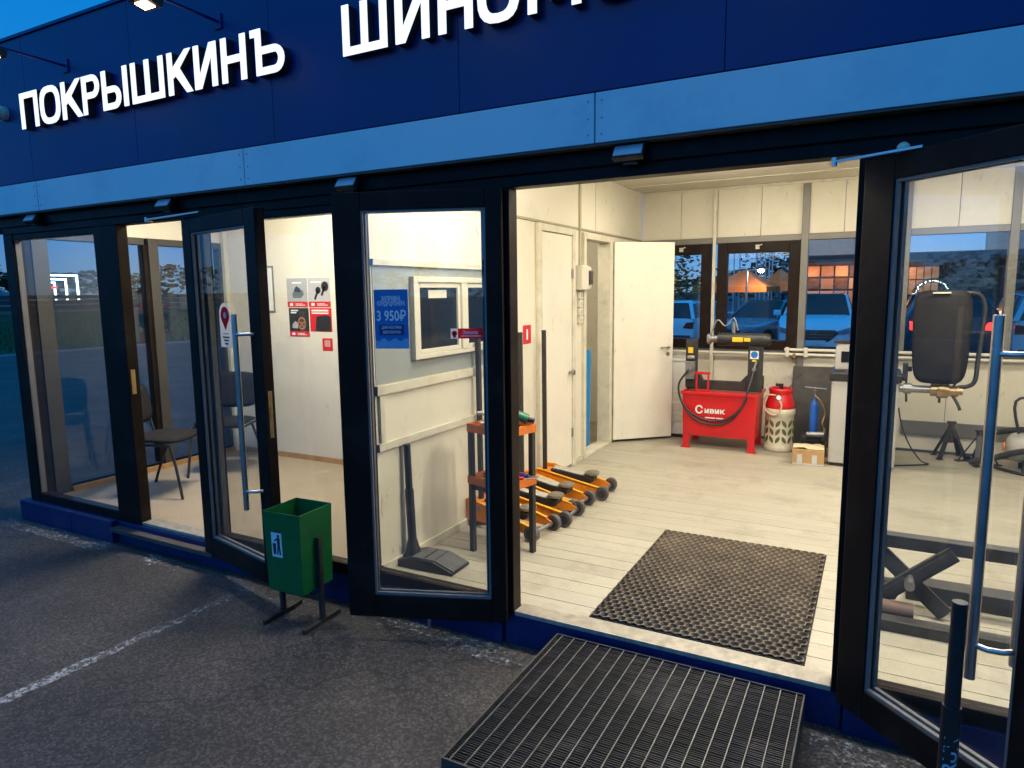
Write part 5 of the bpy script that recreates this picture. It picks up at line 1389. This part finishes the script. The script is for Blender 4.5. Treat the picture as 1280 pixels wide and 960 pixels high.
for i in range(240):
    a = math.pi*i/239; r_ = .62+random.uniform(-.09,.09)
    x,z = r_*math.cos(a), 1.45+r_*math.sin(a); y = random.uniform(-.09,.09)
    q = Matrix.Translation((x,y,z)) @ Matrix.Rotation(random.uniform(0,6),4,random.choice('XYZ'))
    m.add([(-.06,-.02,0),(.06,-.02,0),(.06,.02,.01),(-.06,.02,.01)],[(0,1,2,3)],0,False,q)
for s_ in (-1,1): m.cyl((s_*.62,0,0),(s_*.62,0,1.5),.05,8)
m.build('garland', mat('arch foliage', (.03,.09,.04), .8), t)
for i in range(22):
    a = math.pi*i/21
    lt.lathe([(.001,.02),(.018,0),(.001,-.02)],(.60*math.cos(a)+random.uniform(-.05,.05),-.12,1.45+.60*math.sin(a)),6)
lt.build('fairy_lights', emis('fairy light', (.75,.95,1), 14), t)
CANV = mat('orange canvas', (.75,.20,.04), .8, 0, .12, 3)
def parasol(x, y, w, ztop, label):
    t = thing('patio_parasol', label, 'parasol', (x,y,GZ), random.uniform(-.2,.2), 'orange patio parasols')
    m = MB(); n = 4
    hb_ = ztop-.75
    pts = [(w*math.cos(math.pi/4+k*math.pi/2), w*math.sin(math.pi/4+k*math.pi/2)) for k in range(4)]
    for k in range(4):
        a, b_ = pts[k], pts[(k+1)%4]
        m.add([(a[0],a[1],hb_),(b_[0],b_[1],hb_),(b_[0]*.04,b_[1]*.04,ztop),(a[0]*.04,a[1]*.04,ztop)],[(0,1,2,3)])
        m.add([(a[0],a[1],hb_-.22),(b_[0],b_[1],hb_-.22),(b_[0],b_[1],hb_),(a[0],a[1],hb_)],[(0,1,2,3)])
    c = m.build('canopy', CANV, t); md = c.modifiers.new('thickness','SOLIDIFY'); md.thickness = .01
    MB().cyl((0,0,0),(0,0,ztop),.04,10).build('pole', STEEL, t)
    MB().cyl((0,0,0),(0,0,.1),.3,14).build('base', DARKR, t)
parasol(-5.35,29.0,1.8,2.62,'wide orange parasol at the left of the patio')
parasol(-4.1,31.0,1.35,2.66,'smaller orange parasol beside the restaurant wall')
parasol(-6.9,33,1.8,2.6,'orange parasol partly behind the window frame')
for i,x in enumerate((-7.0,-6.7,-5.85,-5.65,-5.4,-5.2,-5.05)):
    t = thing('flagpole', 'thin white flagpole behind the orange parasols, %s from the left' % ('first','second','third','fourth','fifth','sixth','seventh')[i], 'flagpole', (x,35.5,GZ), 0, 'flagpoles behind the parasols')
    MB().cyl((0,0,.05),(0,0,9),.035,8).build('mast', WHITEP, t)
    MB().lathe([(.001,.06),(.05,0),(.001,-.06)],(0,0,9.03),8).build('finial', STEEL, t)
    MB().cyl((0,0,0),(0,0,.05),.12,10).build('base_plate', STEEL, t)

# ------------------------------------------------------------------ trees, street lamps
LEAFM = mat('dusk foliage', (.035,.06,.022), .8, 0, .5, 1.5)
BARK = mat('bark', (.06,.045,.035), .9, 0, .3, 8, .5, 20)
def tree(loc, h, r, label, n=1400, group='trees around the car park', low=.3):
    t = thing('deciduous_tree', label, 'tree', loc, random.uniform(0,6), group)
    tr_ = MB().cyl((0,0,0),(.05,0,h*.5),h*.03,10,0,h*.02)
    cl = []
    for k in range(9):
        a = random.uniform(0,6.28); rr = random.uniform(.3,.8)*r; z = h*random.uniform(low+.1,.92)
        cl.append((math.cos(a)*rr, math.sin(a)*rr, z, random.uniform(.35,.6)*r))
        tr_.tube([(0.03,0,h*random.uniform(.2,.45)),(math.cos(a)*rr*.5,math.sin(a)*rr*.5,z*.8),(math.cos(a)*rr,math.sin(a)*rr,z)],h*.008,5,0,2)
    cl.append((0,0,h*.85,.5*r))
    tr_.build('trunk', BARK, t)
    m = MB()
    for i in range(n):
        c = random.choice(cl); v = Vector((random.gauss(0,1),random.gauss(0,1),random.gauss(0,1))).normalized()*c[3]*random.uniform(.5,1.05)
        p = Vector(c[:3])+v; s_ = random.uniform(.05,.13)*(.5+h*.1)
        q = Matrix.Translation(p) @ Matrix.Rotation(random.uniform(0,6.28),4,'Z') @ Matrix.Rotation(random.uniform(-1.2,1.2),4,'X')
        m.add([(-s_,-s_*.5,0),(s_,-s_*.5,0),(s_*.8,s_*.6,s_*.2),(-s_*.6,s_*.6,0)],[(0,1,2,3)],0,False,q)
    m.build('crown', LEAFM, t)
tree((-8.6,27,GZ),3.4,2.0,'bushy tree seen through the left rear window')
tree((-12.5,30,GZ),4.2,2.2,'taller tree behind the bushy one at the left rear window')
tree((-5.0,40,GZ),3.9,2.2,'low tree behind the flagpoles')
def wood(name, pts, hmin, hmax, label, n):
    m = MB()
    for i in range(n):
        k = random.random()*(len(pts)-1); a = Vector(pts[int(k)]); b_ = Vector(pts[int(k)+1]); p = a.lerp(b_, k-int(k))
        hh = hmin+(hmax-hmin)*(.5+.5*math.sin(p.x*.21+p.y*.33)*math.sin(p.y*.13+p.x*.07))
        z = hh*random.random()**.6; s_ = random.uniform(.25,.6)
        q = Matrix.Translation((p.x+random.uniform(-2,2),p.y+random.uniform(-2,2),p.z+z)) @ Matrix.Rotation(random.uniform(0,6.28),4,'Z') @ Matrix.Rotation(random.uniform(-1.2,1.2),4,'X')
        m.add([(-s_,-s_*.5,0),(s_,-s_*.5,0),(s_*.8,s_*.6,s_*.2),(-s_*.6,s_*.6,0)],[(0,1,2,3)],0,False,q)
    o = stuff(m.build(name, LEAFM)); o['label'] = label
wood('woodland', [(-95,-20,1.1),(-95,20,1.1),(-90,60,1.1),(-70,100,1)], 2.5, 5.0, 'dark line of trees beyond the road', 5200)
wood('woodland', [(-60,95,0),(-20,95,0),(20,100,0),(60,100,0)], 3.5, 6.0, 'dark line of trees behind the restaurant', 3600)
wood('woodland', [(-60,-75,-.17),(-20,-80,-.17),(20,-80,-.17),(70,-75,-.17)], 3.5, 7.0, 'dark line of trees across the car park, mirrored faintly in the glass', 2600)
# roadside barrier and lamps
def barrier():
    t = thing('guard_rail', 'dark roadside barrier along the top of the grass bank', 'barrier', (-32,0,.9))
    for z in (.18,.42,.64): MB().box(-.04,.04,-38,70,z,z+.17).build('rail', mat('barrier steel', (.05,.055,.06), .5, .3, .3, 2), t)
    for i in range(27): MB().box(.045,.13,-38+4*i,-37.9+4*i,-.3,.82).build('post', mat('barrier post', (.06,.06,.06), .6), t)
barrier()
def street_lamp(loc, h, label, col=(1,.8,.5), s=60, e=0):
    t = thing('street_lamp', label, 'street lamp', loc, 0, 'distant street lamps')
    MB().cyl((0,0,0),(0,0,h),.06,8,0,.04).bar((0,0,h),(.5,0,h+.08),.05,.05).build('post', STEEL, t)
    MB().box(.35,.75,-.09,.09,h+.04,h+.12).build('head', DARKR, t)
    MB().lathe([(.001,.06),(.11,.02),(.13,-.03),(.06,-.09),(.001,-.10)],(.55,0,h+.0),12).build('bulb', emis('lamp bulb %.2f' % col[2], col, s), t)
    if e:
        ld = bpy.data.lights.new('bulb_light','POINT'); ld.energy = e; ld.color = col; ld.shadow_soft_size = .12
        lo = bpy.data.objects.new('bulb_light', ld); COL.objects.link(lo); lo.parent = t; lo.location = (.55,0,h-.16)
street_lamp((-8.3,25.3,GZ),2.2,'street lamp glowing in front of the bushy tree', (1,.8,.5), 60, 40)
street_lamp((-4.9,26.9,GZ),2.55,'street lamp glowing beside the orange parasols', (1,.8,.5), 45, 120)
street_lamp((-70,44,1.1),2.9,'left street lamp on the far road', (1,.85,.6))
street_lamp((-66,58,1.1),2.8,'right street lamp on the far road', (1,.85,.6))
street_lamp((-80,36,1.1),5.2,'tall street lamp beyond the lit gantry', (1,.85,.6), 20)
# lit white gantry frames far left
t = thing('lit_gantry', 'white glowing gantry frames in the far left distance', 'gantry', (-60,29.6,1.15))
NEON = emis('white neon', (.85,.95,1), 4.0)
for k,(w_,h_) in enumerate(((1.45,2.35),(1.18,2.05),(.9,1.8))):
    x = .0-1.2*k
    f = MB().box(x-.06,x+.06,-w_,-w_+.13,0,h_).box(x-.06,x+.06,w_-.13,w_,0,h_).box(x-.06,x+.06,-w_+.131,w_-.131,h_-.14,h_)
    f.build('frame', NEON, t)
MB().box(-1.2,-1.1,-.35,.35,1.2,1.4).build('red_panel', emis('red panel', (1,.05,.04), 2), t)
t = thing('utility_pole', 'tall grey pole rising on the far left', 'pole', (-45,25.2,1.1))
MB().cyl((0,0,0),(0,0,9),.14,10,0,.10).build('shaft', mat('concrete pole', (.25,.24,.22), .8), t)
MB().bar((0,-.6,8.6),(0,.6,8.6),.08,.08).build('crossarm', STEEL, t)
